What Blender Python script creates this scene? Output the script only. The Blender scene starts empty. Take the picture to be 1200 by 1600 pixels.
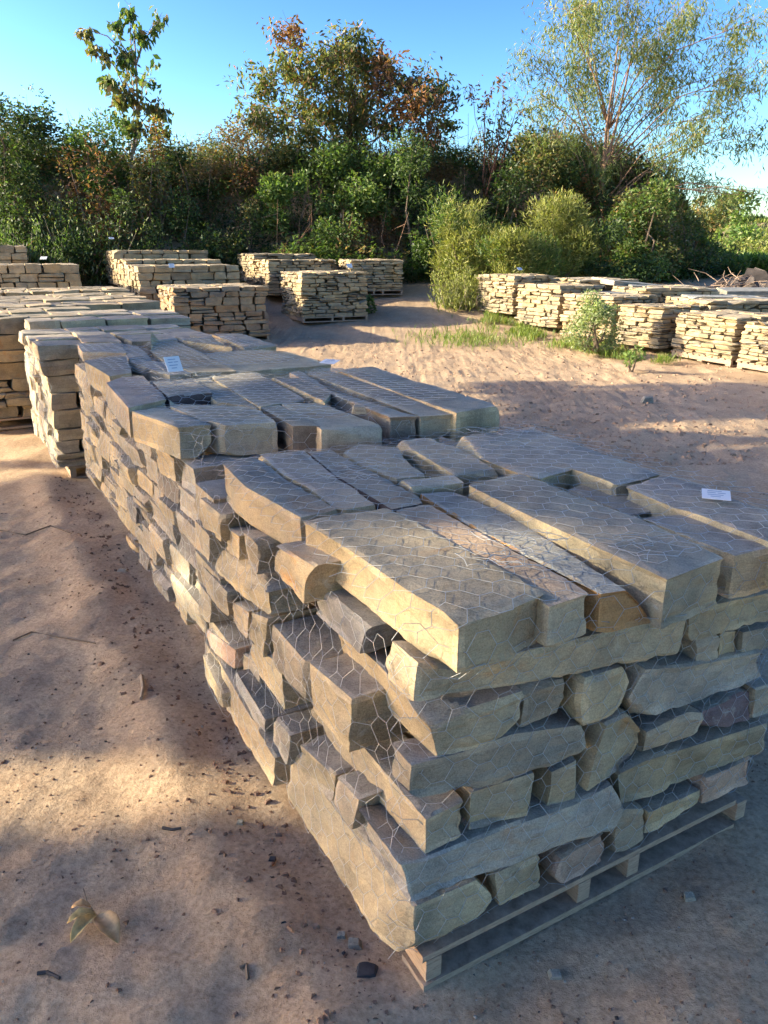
import bpy, math, random
import numpy as np
from mathutils import Vector
from mathutils.bvhtree import BVHTree
R = math.radians
scene = bpy.context.scene
C = scene.collection

# ------------------------------------------------------------------ camera
PITCH, FOC, CAMH = 19.0, 1180.0, 1.65          # focal length in units of a 1200 x 1600 picture
cam_d = bpy.data.cameras.new('camera')
cam = bpy.data.objects.new('camera', cam_d); C.objects.link(cam)
cam.location = (0, 0, CAMH); cam.rotation_euler = (R(90 - PITCH), 0, 0)
cam_d.sensor_fit = 'VERTICAL'; cam_d.sensor_height = 24; cam_d.lens = 24 * FOC / 1600
cam_d.clip_start = 0.05; cam_d.clip_end = 3000
scene.camera = cam
scene.render.resolution_x, scene.render.resolution_y = 768, 1024

# ------------------------------------------------------------------ light
SUN_EL = 22.0
world = bpy.data.worlds.new('World'); scene.world = world; world.use_nodes = True
wn = world.node_tree.nodes; wl = world.node_tree.links
for n in list(wn): wn.remove(n)
wo = wn.new('ShaderNodeOutputWorld'); wb = wn.new('ShaderNodeBackground'); sky = wn.new('ShaderNodeTexSky')
sky.sky_type = 'NISHITA'; sky.sun_disc = False
sky.sun_elevation = R(SUN_EL); sky.sun_rotation = R(-90)
sky.air_density = 1.0; sky.dust_density = 1.0; sky.ozone_density = 4.0
wb.inputs['Strength'].default_value = 0.15
wm = wn.new('ShaderNodeMix'); wm.data_type = 'RGBA'; wm.blend_type = 'MULTIPLY'; wm.inputs[0].default_value = 1.0
wm.inputs[7].default_value = (0.452, 0.412, 0.375, 1)
wg = wn.new('ShaderNodeGamma'); wg.inputs[1].default_value = 2.0    # clear, deep blue away from the sun
wl.new(sky.outputs[0], wm.inputs[6]); wl.new(wm.outputs[2], wg.inputs[0]); wl.new(wg.outputs[0], wb.inputs[0]); wl.new(wb.outputs[0], wo.inputs[0])
sun_d = bpy.data.lights.new('sun', 'SUN'); sun = bpy.data.objects.new('sun', sun_d); C.objects.link(sun)
sun_d.energy = 3.2; sun_d.angle = R(0.5); sun_d.color = (1.0, 0.88, 0.64)
sun_dir = Vector((-math.cos(R(SUN_EL)), 0.0, math.sin(R(SUN_EL))))      # towards the sun: low, from the left
sun.rotation_euler = sun_dir.to_track_quat('Z', 'Y').to_euler(); sun.location = (-20, 0, 12)
scene.view_settings.view_transform = 'Standard'; scene.view_settings.look = 'None'
scene.view_settings.gamma = 1.0; scene.view_settings.exposure = 2.12
scene.cycles.max_bounces = 6; scene.cycles.transparent_max_bounces = 4

# ------------------------------------------------------------------ measuring from the photograph
cp, sp = math.cos(R(PITCH)), math.sin(R(PITCH))
def ray(x, y):
    v = 800 - y
    return ((x - 600), FOC * cp + v * sp, -FOC * sp + v * cp)
def un(x, y, z=0.0):
    d = ray(x, y); t = (z - CAMH) / d[2]
    return np.array((d[0] * t, d[1] * t, z))
def un_plane(x, y, P, N):
    d = ray(x, y); t = (P[0] * N[0] + P[1] * N[1]) / (d[0] * N[0] + d[1] * N[1])
    return np.array((d[0] * t, d[1] * t, CAMH + d[2] * t))
def at(x, y, dist):
    d = ray(x, y); t = dist / d[1]
    return np.array((d[0] * t, dist, CAMH + d[2] * t))
def proj(p):
    Y, Z = p[1], p[2] - CAMH
    w = Y * cp - Z * sp
    return 600 + FOC * p[0] / w, 800 - FOC * (Y * sp + Z * cp) / w

# ------------------------------------------------------------------ noise
def _h(ix, iy, iz, s):
    n = (ix * 374761393 + iy * 668265263 + iz * 2147483647 + s * 1274126177) & 0xffffffff
    n = ((n ^ (n >> 13)) * 1274126177) & 0xffffffff
    n = ((n ^ (n >> 16)) * 2246822519) & 0xffffffff
    return ((n ^ (n >> 15)) & 0xffff) / 32767.5 - 1.0
def noise(p, f=1.0, s=0):
    q = np.asarray(p, float) * f + 1000.0
    i = np.floor(q).astype(np.int64); t = q - i; t = t * t * (3 - 2 * t)
    x, y, z = i[:, 0], i[:, 1], i[:, 2]; r = 0
    for a in (0, 1):
        wa = t[:, 0] if a else 1 - t[:, 0]
        for b in (0, 1):
            wb_ = t[:, 1] if b else 1 - t[:, 1]
            for c in (0, 1):
                wc = t[:, 2] if c else 1 - t[:, 2]
                r = r + wa * wb_ * wc * _h(x + a, y + b, z + c, s)
    return r
def fbm(p, f, o=3, s=0, g=0.5):
    r = 0; a = 1
    for k in range(o): r = r + a * noise(p, f * 2.03 ** k, s + 17 * k); a *= g
    return r

# ------------------------------------------------------------------ object helpers
def prop(o, label=None, cat=None, group=None, kind=None):
    if label: o['label'] = label
    if cat: o['category'] = cat
    if group: o['group'] = group
    if kind: o['kind'] = kind
    return o
def empty(name, loc=(0, 0, 0), rz=0):
    o = bpy.data.objects.new(name, None); C.objects.link(o); o.location = loc; o.rotation_euler = (0, 0, rz)
    o.empty_display_size = 0.1
    return o
def link(name, me, parent=None, mat=None):
    o = bpy.data.objects.new(name, me); C.objects.link(o)
    if parent is not None: o.parent = parent
    if mat: me.materials.append(mat)
    return o
def mesh_np(name, v, f, nper, tint=None, smooth=False, sharp=None):
    """fast mesh from numpy: v (N,3), f (M,nper); tint per face (M,3)"""
    me = bpy.data.meshes.new(name)
    v = np.ascontiguousarray(v, np.float32); f = np.ascontiguousarray(f, np.int32)
    me.vertices.add(len(v)); me.vertices.foreach_set('co', v.ravel())
    me.loops.add(f.size); me.loops.foreach_set('vertex_index', f.ravel())
    me.polygons.add(len(f)); me.polygons.foreach_set('loop_start', np.arange(0, f.size, nper, dtype=np.int32))
    me.update(calc_edges=True)
    if smooth:
        me.polygons.foreach_set('use_smooth', np.ones(len(f), bool))
        if sharp: me.set_sharp_from_angle(angle=R(sharp))
    if tint is not None:
        ca = me.color_attributes.new('tint', 'FLOAT_COLOR', 'CORNER')
        t = np.ones((len(f), nper, 4), np.float32); t[:, :, :3] = tint[:, None, :]
        ca.data.foreach_set('color', t.ravel())
    me.validate()
    return me
class MB:
    """collects boxes, tubes and quads for one mesh"""
    def __init__(s): s.v = []; s.f = []
    def add(s, v, f):
        k = len(s.v); s.v += [tuple(map(float, p)) for p in v]; s.f += [tuple(i + k for i in q) for q in f]
    def box(s, o, ax, ay, az):
        o, ax, ay, az = map(np.array, (o, ax, ay, az))
        v = [o, o + ax, o + ax + ay, o + ay, o + az, o + ax + az, o + ax + ay + az, o + ay + az]
        s.add(v, [(0, 3, 2, 1), (4, 5, 6, 7), (0, 1, 5, 4), (1, 2, 6, 5), (2, 3, 7, 6), (3, 0, 4, 7)])
    def tube(s, pts, rad, n=6, caps=True):
        pts = [np.array(p, float) for p in pts]; k = len(s.v); rad = list(rad) if hasattr(rad, '__len__') else [rad] * len(pts)
        up = np.array((0.3, 0.2, 0.93))
        for i, p in enumerate(pts):
            d = pts[min(i + 1, len(pts) - 1)] - pts[max(i - 1, 0)]; d = d / (np.linalg.norm(d) + 1e-9)
            a = np.cross(d, up); la = np.linalg.norm(a)
            if la < .1: a = np.cross(d, (1, 0, 0)); la = np.linalg.norm(a)
            a /= la; b = np.cross(d, a)
            for j in range(n):
                t = 2 * math.pi * j / n
                s.v.append(tuple(p + (a * math.cos(t) + b * math.sin(t)) * rad[i]))
        for i in range(len(pts) - 1):
            for j in range(n):
                j2 = (j + 1) % n
                s.f.append((k + i * n + j, k + i * n + j2, k + (i + 1) * n + j2, k + (i + 1) * n + j))
        if caps:
            s.f.append(tuple(k + j for j in range(n))[::-1]); s.f.append(tuple(k + (len(pts) - 1) * n + j for j in range(n)))
    def build(s, name, mat, parent=None, smooth=False):
        me = bpy.data.meshes.new(name); me.from_pydata(s.v, [], s.f); me.update()
        if smooth: me.polygons.foreach_set('use_smooth', np.ones(len(me.polygons), bool))
        return link(name, me, parent, mat)

# ------------------------------------------------------------------ materials
def mat(name, rough=0.9, spec=0.2):
    m = bpy.data.materials.new(name); m.use_nodes = True
    nt = m.node_tree; b = nt.nodes['Principled BSDF']
    b.inputs['Roughness'].default_value = rough; b.inputs['Specular IOR Level'].default_value = spec
    return m, nt, b
def N(nt, t, **k):
    n = nt.nodes.new(t)
    for a, v in k.items():
        if a.startswith('i_'): n.inputs[int(a[2:])].default_value = v
        else: setattr(n, a, v)
    return n
def pos(nt): return N(nt, 'ShaderNodeNewGeometry').outputs['Position']
def tex(nt, scale, detail=5, rough=0.6, co=None, dist=0.0, vec_scale=None):
    n = N(nt, 'ShaderNodeTexNoise'); n.inputs['Scale'].default_value = scale; n.inputs['Detail'].default_value = detail
    n.inputs['Roughness'].default_value = rough; n.inputs['Distortion'].default_value = dist
    co = co or pos(nt)
    if vec_scale:
        mp = N(nt, 'ShaderNodeMapping'); mp.inputs['Scale'].default_value = vec_scale
        nt.links.new(co, mp.inputs[0]); co = mp.outputs[0]
    nt.links.new(co, n.inputs['Vector'])
    return n.outputs['Fac']
def ramp(nt, fac, stops, interp='LINEAR'):
    r = N(nt, 'ShaderNodeValToRGB'); r.color_ramp.interpolation = interp
    e = r.color_ramp.elements
    while len(e) < len(stops): e.new(0.5)
    for k, (p, c) in enumerate(stops): e[k].position = p; e[k].color = (*c, 1) if len(c) == 3 else c
    nt.links.new(fac, r.inputs[0])
    return r.outputs[0]
def mix(nt, fac, a, b, mode='MIX'):
    m = N(nt, 'ShaderNodeMix', data_type='RGBA', blend_type=mode)
    for k, v in ((0, fac), (6, a), (7, b)):
        if isinstance(v, (int, float)): m.inputs[k].default_value = v
        elif isinstance(v, tuple): m.inputs[k].default_value = (*v, 1)
        else: nt.links.new(v, m.inputs[k])
    return m.outputs[2]
def bump(nt, b, h, strength, dist, prev=None):
    n = N(nt, 'ShaderNodeBump'); n.inputs['Strength'].default_value = strength; n.inputs['Distance'].default_value = dist
    nt.links.new(h, n.inputs['Height'])
    if prev is not None: nt.links.new(prev, n.inputs['Normal'])
    if b is not None: nt.links.new(n.outputs[0], b.inputs['Normal'])
    return n.outputs[0]

def stone_mat():
    m, nt, b = mat('sandstone', 0.92, 0.15)
    at_ = N(nt, 'ShaderNodeAttribute', attribute_name='tint')
    c = at_.outputs['Color']
    c = mix(nt, 1.0, c, ramp(nt, tex(nt, 6, 5, .65), [(.25, (.55, .56, .58)), (.5, (.98, .98, .98)), (.72, (1.22, 1.18, 1.08))]), 'MULTIPLY')
    c = mix(nt, 1.0, c, ramp(nt, tex(nt, 260, 2, .7), [(.3, (.74, .74, .74)), (.7, (1.22, 1.22, 1.22))]), 'MULTIPLY')
    st = ramp(nt, tex(nt, 3.1, 6, .7, dist=.8), [(.60, (0, 0, 0)), (.72, (1, 1, 1))])
    c = mix(nt, st, c, mix(nt, 1.0, c, (1.12, .84, .62), 'MULTIPLY'))
    c = mix(nt, 1.0, c, ramp(nt, tex(nt, 1.7, 4, .6, dist=.5), [(.35, (.80, .84, .90)), (.65, (1.10, 1.04, .96))]), 'MULTIPLY')
    vein = ramp(nt, tex(nt, 5, 7, .7, dist=2.0, vec_scale=(1, 2.2, 6)), [(.47, (1, 1, 1)), (.50, (.62, .58, .52)), (.53, (1, 1, 1))])
    c = mix(nt, .55, c, mix(nt, 1.0, c, vein, 'MULTIPLY'))
    pale = ramp(nt, tex(nt, 9, 6, .75, dist=1.2), [(.62, (0, 0, 0)), (.70, (.5, .5, .5))])
    c = mix(nt, pale, c, (.50, .47, .38))
    nt.links.new(c, b.inputs['Base Color'])
    h1 = bump(nt, None, tex(nt, 16, 8, .72, dist=.3), .6, .014)
    h2 = bump(nt, None, tex(nt, 9, 3, .6, vec_scale=(1, 1, 5)), .2, .012, h1)
    bump(nt, b, tex(nt, 150, 4, .75), .4, .003, h2)
    return m
STONE = stone_mat()

def wood_mat(name, c0, c1):
    m, nt, b = mat(name, .85, .2)
    w = tex(nt, 5, 6, .7, vec_scale=(6, 6, 40))
    nt.links.new(ramp(nt, w, [(.3, c0), (.7, c1)]), b.inputs['Base Color'])
    bump(nt, b, w, .4, .004)
    return m
WOOD = wood_mat('grey_wood', (.20, .14, .09), (.46, .34, .23))
WOOD2 = wood_mat('orange_wood', (.30, .17, .08), (.46, .28, .14))
def plain(name, c, rough=.8, spec=.3, metal=0, nz=None):
    m, nt, b = mat(name, rough, spec); b.inputs['Metallic'].default_value = metal
    if nz:
        nt.links.new(ramp(nt, tex(nt, nz, 4, .7), [(.3, tuple(q * .6 for q in c)), (.7, tuple(min(1, q * 1.35) for q in c))]), b.inputs['Base Color'])
    else: b.inputs['Base Color'].default_value = (*c, 1)
    return m
WIRE = plain('galvanised_wire', (.42, .42, .40), .5, .5, .3)
TAG = plain('white_tag', (.62, .64, .64), .6)
INK = plain('grey_ink', (.22, .30, .40), .6)
BARK = plain('bark', (.16, .12, .085), .95, .1, 0, 14)
BARKR = plain('reddish_bark', (.30, .13, .075), .95, .1, 0, 10)
BARKW = plain('willow_bark', (.27, .17, .11), .95, .1, 0, 10)
BARKL = plain('pale_bark', (.30, .25, .18), .95, .1, 0, 12)

def leaf_mat(name, trans=.35):
    m, nt, b = mat(name, .55, .35)
    at_ = N(nt, 'ShaderNodeAttribute', attribute_name='tint')
    nt.links.new(at_.outputs['Color'], b.inputs['Base Color'])
    out = nt.nodes['Material Output']
    tr = N(nt, 'ShaderNodeBsdfTranslucent'); nt.links.new(mix(nt, 1.0, at_.outputs['Color'], (1.5, 1.6, .7), 'MULTIPLY'), tr.inputs[0])
    ms = N(nt, 'ShaderNodeMixShader'); ms.inputs[0].default_value = trans
    nt.links.new(b.outputs[0], ms.inputs[1]); nt.links.new(tr.outputs[0], ms.inputs[2]); nt.links.new(ms.outputs[0], out.inputs[0])
    return m
LEAF = leaf_mat('leaf')

def ground_mat():
    m, nt, b = mat('red_earth', .95, .1)
    big = tex(nt, .8, 5, .6); mid = tex(nt, 5, 6, .7); fine = tex(nt, 60, 4, .75)
    c = ramp(nt, big, [(.3, (.385, .275, .172)), (.5, (.445, .325, .205)), (.7, (.495, .365, .235))])
    c = mix(nt, 1.0, c, ramp(nt, mid, [(.3, (.84, .80, .78)), (.6, (1.05, 1.05, 1.05))]), 'MULTIPLY')
    c = mix(nt, 1.0, c, ramp(nt, fine, [(.35, (.7, .68, .66)), (.6, (1.1, 1.1, 1.1))]), 'MULTIPLY')
    nt.links.new(c, b.inputs['Base Color'])
    h = bump(nt, None, tex(nt, 18, 8, .75), .5, .03)
    bump(nt, b, fine, .5, .008, h)
    return m
EARTH = ground_mat()

# ------------------------------------------------------------------ terrain
def sstep(a, b, x):
    t = np.clip((x - a) / (b - a), 0, 1); return t * t * (3 - 2 * t)
def bank_line(x):            # where the overgrown bank starts
    return 20.6 + 0.10 * np.maximum(0, x) + 0.10 * np.minimum(0, x + 4) + .5 * np.sin(x * .8)
def zg(x, y, fine=True):
    x = np.atleast_1d(np.asarray(x, float)); y = np.atleast_1d(np.asarray(y, float)); x, y = np.broadcast_arrays(x, y)
    t = np.clip(y - 13, 0, 6); z = .02 * t * t
    z = z + np.clip(y - 19, 0, 3) * .1
    inb = 1 - sstep(8.3, 10.8, x)
    bl = bank_line(x)
    p2 = np.stack([x, y, 0 * x], -1).reshape(-1, 3)
    nb = fbm(p2, .45, 3, 5).reshape(x.shape)
    z = z + inb * (sstep(0, 4.2, y - bl) * (2.9 + .35 * nb) + .02 * np.clip(y - bl - 4.2, 0, 30))
    z = z * 1.0
    far = (1 - inb)
    z = z + far * sstep(30, 110, y) * 4.6 + sstep(60, 300, y) * 3
    if fine:
        churn = .45 * sstep(3.2, 5.5, x * .6 + y * .55) * (1 - sstep(13, 20, y))
        z = z + .018 * fbm(p2, 1.1, 3, 2).reshape(x.shape) + (.006 + .022 * churn) * fbm(p2, 6, 4, 9, .6).reshape(x.shape)
        ru = np.sin((y - .35 * x) * 3.1 + 1.6 * noise(p2, .5, 8).reshape(x.shape))
        z = z + .012 * churn * ru
        z = z + .010 * fbm(np.stack([p2[:, 0] * 1.2 + p2[:, 1] * .5, p2[:, 1] * 4 - p2[:, 0] * 1.4, 0 * p2[:, 0]], -1), 1.3, 2, 23).reshape(x.shape) * (1 - sstep(6, 9, y))
        # banked-up soil along the left foot of the near row
        z = z + .05 * np.exp(-((x + .49 / .87 * (y - 1.2) + .16) / .16) ** 2) * sstep(.3, 1, y) * (1 - sstep(5, 7, y)) * (.6 + .6 * noise(p2, 2.5, 4).reshape(x.shape))
    return z
def zg1(x, y): return float(zg(x, y, False)[0])

def axis(dense0, dense1, d, outer0, outer1, g=1.09):
    a = list(np.arange(dense0, dense1 + 1e-6, d)); s = d; p = dense1
    while p < outer1: s *= g; p += s; a.append(p)
    s = d; p = dense0; b = []
    while p > outer0: s *= g; p -= s; b.append(p)
    return np.array(b[::-1] + a)
gx = axis(-2.6, 3.2, .017, -700, 700, 1.035); gy = axis(.6, 4.2, .017, -300, 1500, 1.02)
XX, YY = np.meshgrid(gx, gy)
ZZ = zg(XX, YY)
nx_, ny_ = len(gx), len(gy)
idx = np.arange(nx_ * ny_).reshape(ny_, nx_)
gf = np.stack([idx[:-1, :-1], idx[:-1, 1:], idx[1:, 1:], idx[1:, :-1]], -1).reshape(-1, 4)
me = mesh_np('ground', np.stack([XX, YY, ZZ], -1).reshape(-1, 3), gf, 4, smooth=True)
prop(link('ground', me, None, EARTH), kind='structure')
print('ground verts', nx_ * ny_)

# ------------------------------------------------------------------ stones
_tpl = {}
def template(n):
    if n in _tpl: return _tpl[n]
    nx, ny, nz = n; ids = {}; P = []; F = []
    def vid(i, j, k):
        q = (i, j, k)
        if q not in ids: ids[q] = len(P); P.append((i / nx, j / ny, k / nz))
        return ids[q]
    for i in range(nx):
        for j in range(ny):
            F.append((vid(i, j, 0), vid(i, j + 1, 0), vid(i + 1, j + 1, 0), vid(i + 1, j, 0)))
            F.append((vid(i, j, nz), vid(i + 1, j, nz), vid(i + 1, j + 1, nz), vid(i, j + 1, nz)))
    for i in range(nx):
        for k in range(nz):
            F.append((vid(i, 0, k), vid(i + 1, 0, k), vid(i + 1, 0, k + 1), vid(i, 0, k + 1)))
            F.append((vid(i, ny, k), vid(i, ny, k + 1), vid(i + 1, ny, k + 1), vid(i + 1, ny, k)))
    for j in range(ny):
        for k in range(nz):
            F.append((vid(0, j, k), vid(0, j, k + 1), vid(0, j + 1, k + 1), vid(0, j + 1, k)))
            F.append((vid(nx, j, k), vid(nx, j + 1, k), vid(nx, j + 1, k + 1), vid(nx, j, k + 1)))
    _tpl[n] = (np.array(P), np.array(F)); return _tpl[n]
def polyline(pts, t):
    pts = np.array(pts, float); d = np.r_[0, np.cumsum(np.linalg.norm(np.diff(pts, axis=0), axis=1))]; d /= d[-1]
    return np.stack([np.interp(t, d, pts[:, k]) for k in range(3)], -1)
def coons(edges, s, t):
    """edges: bottom A->B, right B->C, top D->C, left A->D"""
    e0, e1, e2, e3 = edges
    c0, c2 = polyline(e0, s), polyline(e2, s); d1, d3 = polyline(e1, t), polyline(e3, t)
    A, B, Cc, D = (np.array(q, float) for q in (e0[0], e0[-1], e2[-1], e2[0]))
    s = s[:, None]; t = t[:, None]
    return (1 - t) * c0 + t * c2 + (1 - s) * d3 + s * d1 - ((1 - s) * (1 - t) * A + s * (1 - t) * B + s * t * Cc + (1 - s) * t * D)
STONES = []
SIDE = [(.39, .315, .20), (.41, .33, .21), (.36, .295, .19), (.39, .305, .19), (.35, .29, .195), (.375, .305, .20)]
BED = [(.35, .305, .235), (.37, .32, .25), (.325, .285, .225), (.37, .315, .235), (.335, .295, .23)]
rng = random.Random(11)
def stone(edges, ext, stack, course, res=.028, rough=1.0, side=None, bed=None, seed=None):
    """a rough block: a face patch (edges) swept along ext; stored until we know how large it shows"""
    ext = np.array(ext, float); sd = seed if seed is not None else rng.randrange(10 ** 6); rr = random.Random(sd)
    Ls = [np.linalg.norm(np.array(edges[0][-1]) - np.array(edges[0][0])), np.linalg.norm(np.array(edges[1][-1]) - np.array(edges[1][0])), np.linalg.norm(ext)]
    n = tuple(int(min(64, max(2 if res > .06 else 3, round(L / res)))) for L in Ls)
    P, F = template(n)
    p = coons(edges, P[:, 0], P[:, 1]) + P[:, 2:3] * ext
    A = np.array(edges[0][0], float); u = np.array(edges[0][-1]) - A; v = np.array(edges[3][-1]) - A
    ax = [a / (np.linalg.norm(a) + 1e-9) for a in (u, v, ext)]
    d = P * 2 - 1
    w = np.abs(d) ** 16
    nrm = sum((np.sign(d[:, k]) * w[:, k])[:, None] * ax[k] for k in range(3))
    nl = np.linalg.norm(nrm, axis=1); nrm = nrm / np.maximum(nl, .3)[:, None]
    # distance-based edge proximity (in metres) on each axis
    prox = [np.clip(1 - (1 - np.abs(d[:, k])) * Ls[k] / 2 / .009, 0, 1) for k in range(3)]
    sp_ = np.sort(np.stack(prox, -1), axis=1); edge = sp_[:, 1]; corner = sp_[:, 0]
    off = p * 1.0 + sd % 97
    flat = np.abs(nrm[:, 2])
    amp = rough * (.0052 * (1 - .8 * flat))
    disp = amp * (fbm(off, 8, 2, sd % 31, .5) + .9 * (.35 - np.abs(noise(off, 14, sd % 13)))) + rough * .0036 * (1 - .65 * flat) * fbm(off, 38, 2, 3)
    fac = None
    for _a in range(3):
        mx = None
        for _b in range(2):
            g_ = np.array([rr.gauss(0, 1) for _ in range(3)]); g_ *= .16 / (np.linalg.norm(g_) + 1e-9)
            vl = (p - p.mean(0) - np.array([rr.uniform(-.35, .35) * L_ for L_ in Ls]) @ np.array(ax)) @ g_ + rr.uniform(-.006, .006)
            mx = vl if mx is None else np.maximum(mx, vl)
        fac = mx if fac is None else np.minimum(fac, mx)
    disp += rough * (1 - flat) * np.clip(fac, -.014, .006)                       # flat fracture facets
    led = noise(off * np.array((2.2, 2.2, 30.0)), 1.0, sd % 7)                # split ledges along the bedding
    disp += rough * .0045 * (1 - flat) * np.clip(led * 4, -1, .4)
    disp += rough * .0016 * flat * np.round(2.5 * noise(off, 5.5, sd % 5))
    disp -= rough * edge * (.0008 + .009 * np.maximum(0, noise(off, 24, 5) - .15)) + rough * corner * .002
    p = p + nrm * disp[:, None]
    cen = p.mean(0)
    for _ in range(rr.choice((2, 3, 4))):
        sgn = np.array([rr.choice((-1, 1)) for _ in range(3)], float); k = rr.randrange(3)
        mid_edge = rr.random() < .75
        if mid_edge: sgn[k] = rr.uniform(-.3, .3)
        q = cen + sum(ax[j] * np.clip(sgn[j], -1, 1) * Ls[j] / 2 for j in range(3))
        nn = sum(ax[j] * sgn[j] * rr.uniform(.4, 1) * (.12 if mid_edge and j == k else min(1, .25 / Ls[j] + .3)) for j in range(3)); nn /= np.linalg.norm(nn)
        q = q - nn * rr.uniform(.001, .012) * rough * min(1, min(Ls) / .1)
        h = (p - q) @ nn
        m_ = h > 0
        p[m_] -= nn * (h[m_] * .93)[:, None]
    side = side or rr.choice(SIDE); bed = bed or rr.choice(BED)
    fc = p[F]; fn = np.cross(fc[:, 2] - fc[:, 0], fc[:, 3] - fc[:, 1]); fn /= (np.linalg.norm(fn, axis=1)[:, None] + 1e-12)
    # consistent outward faces
    if np.mean(np.sum(fn * (fc.mean(1) - cen), 1)) < 0: F = F[:, ::-1].copy(); fn = -fn
    up = sstep(.75, .95, np.abs(fn[:, 2]))[:, None]
    j = rr.uniform(.86, 1.14)
    ef = edge[F].max(1) * np.clip(.5 + 1.2 * noise(fc.mean(1), 13, 3), 0, 1)
    tint = (np.array(side) * (1 - up) + np.array(bed) * up) * j
    tint = tint * (1 + (.28 if res < .05 else .12) * ef[:, None])            # fresh pale arrises
    STONES.append(dict(v=p, f=F, tint=tint, stack=stack, course=course, cen=cen, L=Ls, px=0, side=side))
    return STONES[-1]
def parse(s, fn):
    """'x,y* x,y x,y* ...' : starred points are the four corners (A B C D in turn)"""
    pts = []; cor = []
    for w in s.split():
        st = w.endswith('*'); x, y = w.rstrip('*').split(',')
        if st: cor.append(len(pts))
        pts.append(fn(float(x), float(y)))
    if not cor: cor = list(range(4))
    n = len(pts); a, b, c, d = cor
    e0 = pts[a:b + 1]; e1 = pts[b:c + 1]; e2 = pts[c:d + 1][::-1]; e3 = (pts[d:] + [pts[0]])[::-1]
    return e0, e1, e2, e3

# ---- nearest stack: traced from the photograph
ANG = R(29); RV = np.array((math.cos(ANG), math.sin(ANG), 0)); LV = np.array((-math.sin(ANG), math.cos(ANG), 0)); UP = np.array((0, 0, 1.0))
O1 = np.array((.029, 1.285, 0.0))
def front_pt(off=0.0):
    P = O1 - LV * off
    return lambda x, y: un_plane(x, y, P, LV)
def left_pt(off=0.0):
    P = O1 + RV * off
    return lambda x, y: un_plane(x, y, P, RV)
def vlen(x, y, off=0.0):
    q = un_plane(x, y, O1 + RV * off, RV) - O1
    return float(q @ LV)
KH = (.40, .32, .195); TN = (.42, .335, .21); GR = (.365, .30, .205); BL = (.37, .32, .24); RU = (.40, .23, .095); PK = (.41, .29, .21); DK = (.12, .08, .065)
# top layer: near-left*, near-right*, far-right*, far-left* ; top height, thickness
TOP1 = [
 ('717,970* 790,952 857,925* 745,866 605,791* 469,812* 560,868 640,925', .99, .115, KH, (.30, .29, .245)),
 ('858,948* 925,925* 852,882 740,827 671,787* 617,797* 657,825 745,867', .975, .10, TN, (.33, .28, .23)),
 ('938,927* 1032,913* 820,817 707,768* 657,771* 740,827', .965, .10, RU, (.27, .29, .285)),
 ('1043,905* 1136,870* 995,807 900,772 812,738* 730,757* 825,805 933,855', .99, .125, KH, (.29, .285, .25)),
 ('645,763* 726,753* 707,741* 624,747*', .985, .05, KH, (.28, .28, .255)),
 ('708,741* 776,735* 727,706 670,684* 608,690* 650,705', .98, .10, KH, (.28, .28, .25)),
 ('620,748* 668,743* 640,725 622,699* 540,694 522,698* 565,727', .975, .10, KH, (.30, .29, .25)),
 ('527,797* 586,789* 524,744 475,704* 404,708* 440,740 482,762', .985, .115, KH, (.27, .265, .245)),
 ('612,796* 670,783* 565,727 518,701* 478,704* 526,744', .98, .11, DK, (.28, .27, .245)),
 ('470,809* 525,797* 440,742 403,714* 345,722* 385,762 442,793', .985, .13, TN, (.27, .27, .25)),
 ('845,747* 895,733 967,757 1035,740* 930,702 830,670* 747,677 686,687* 727,706 805,737', .985, .115, KH, (.25, .26, .25)),
 ('984,804* 1037,795* 928,752* 888,763*', .945, .05, GR, (.29, .285, .25)),
 ('1290,880* 1350,856* 1160,783 1096,755 1035,742* 975,759* 1053,793 1083,801', .985, .11, KH, (.25, .255, .25)),
 ('1149,868* 1228,850* 1063,802* 996,806* 1075,839', .97, .115, TN, (.28, .265, .24)),
]
WB = np.array((1.27, 1.12, .94))
for s, zt, th, sc, bc in TOP1:
    bc = tuple(np.array(bc) * WB)
    stone(parse(s, lambda x, y: un(x, y, zt)), (0, 0, -th), 'P1', 1, .014, .8, sc, bc)
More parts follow.
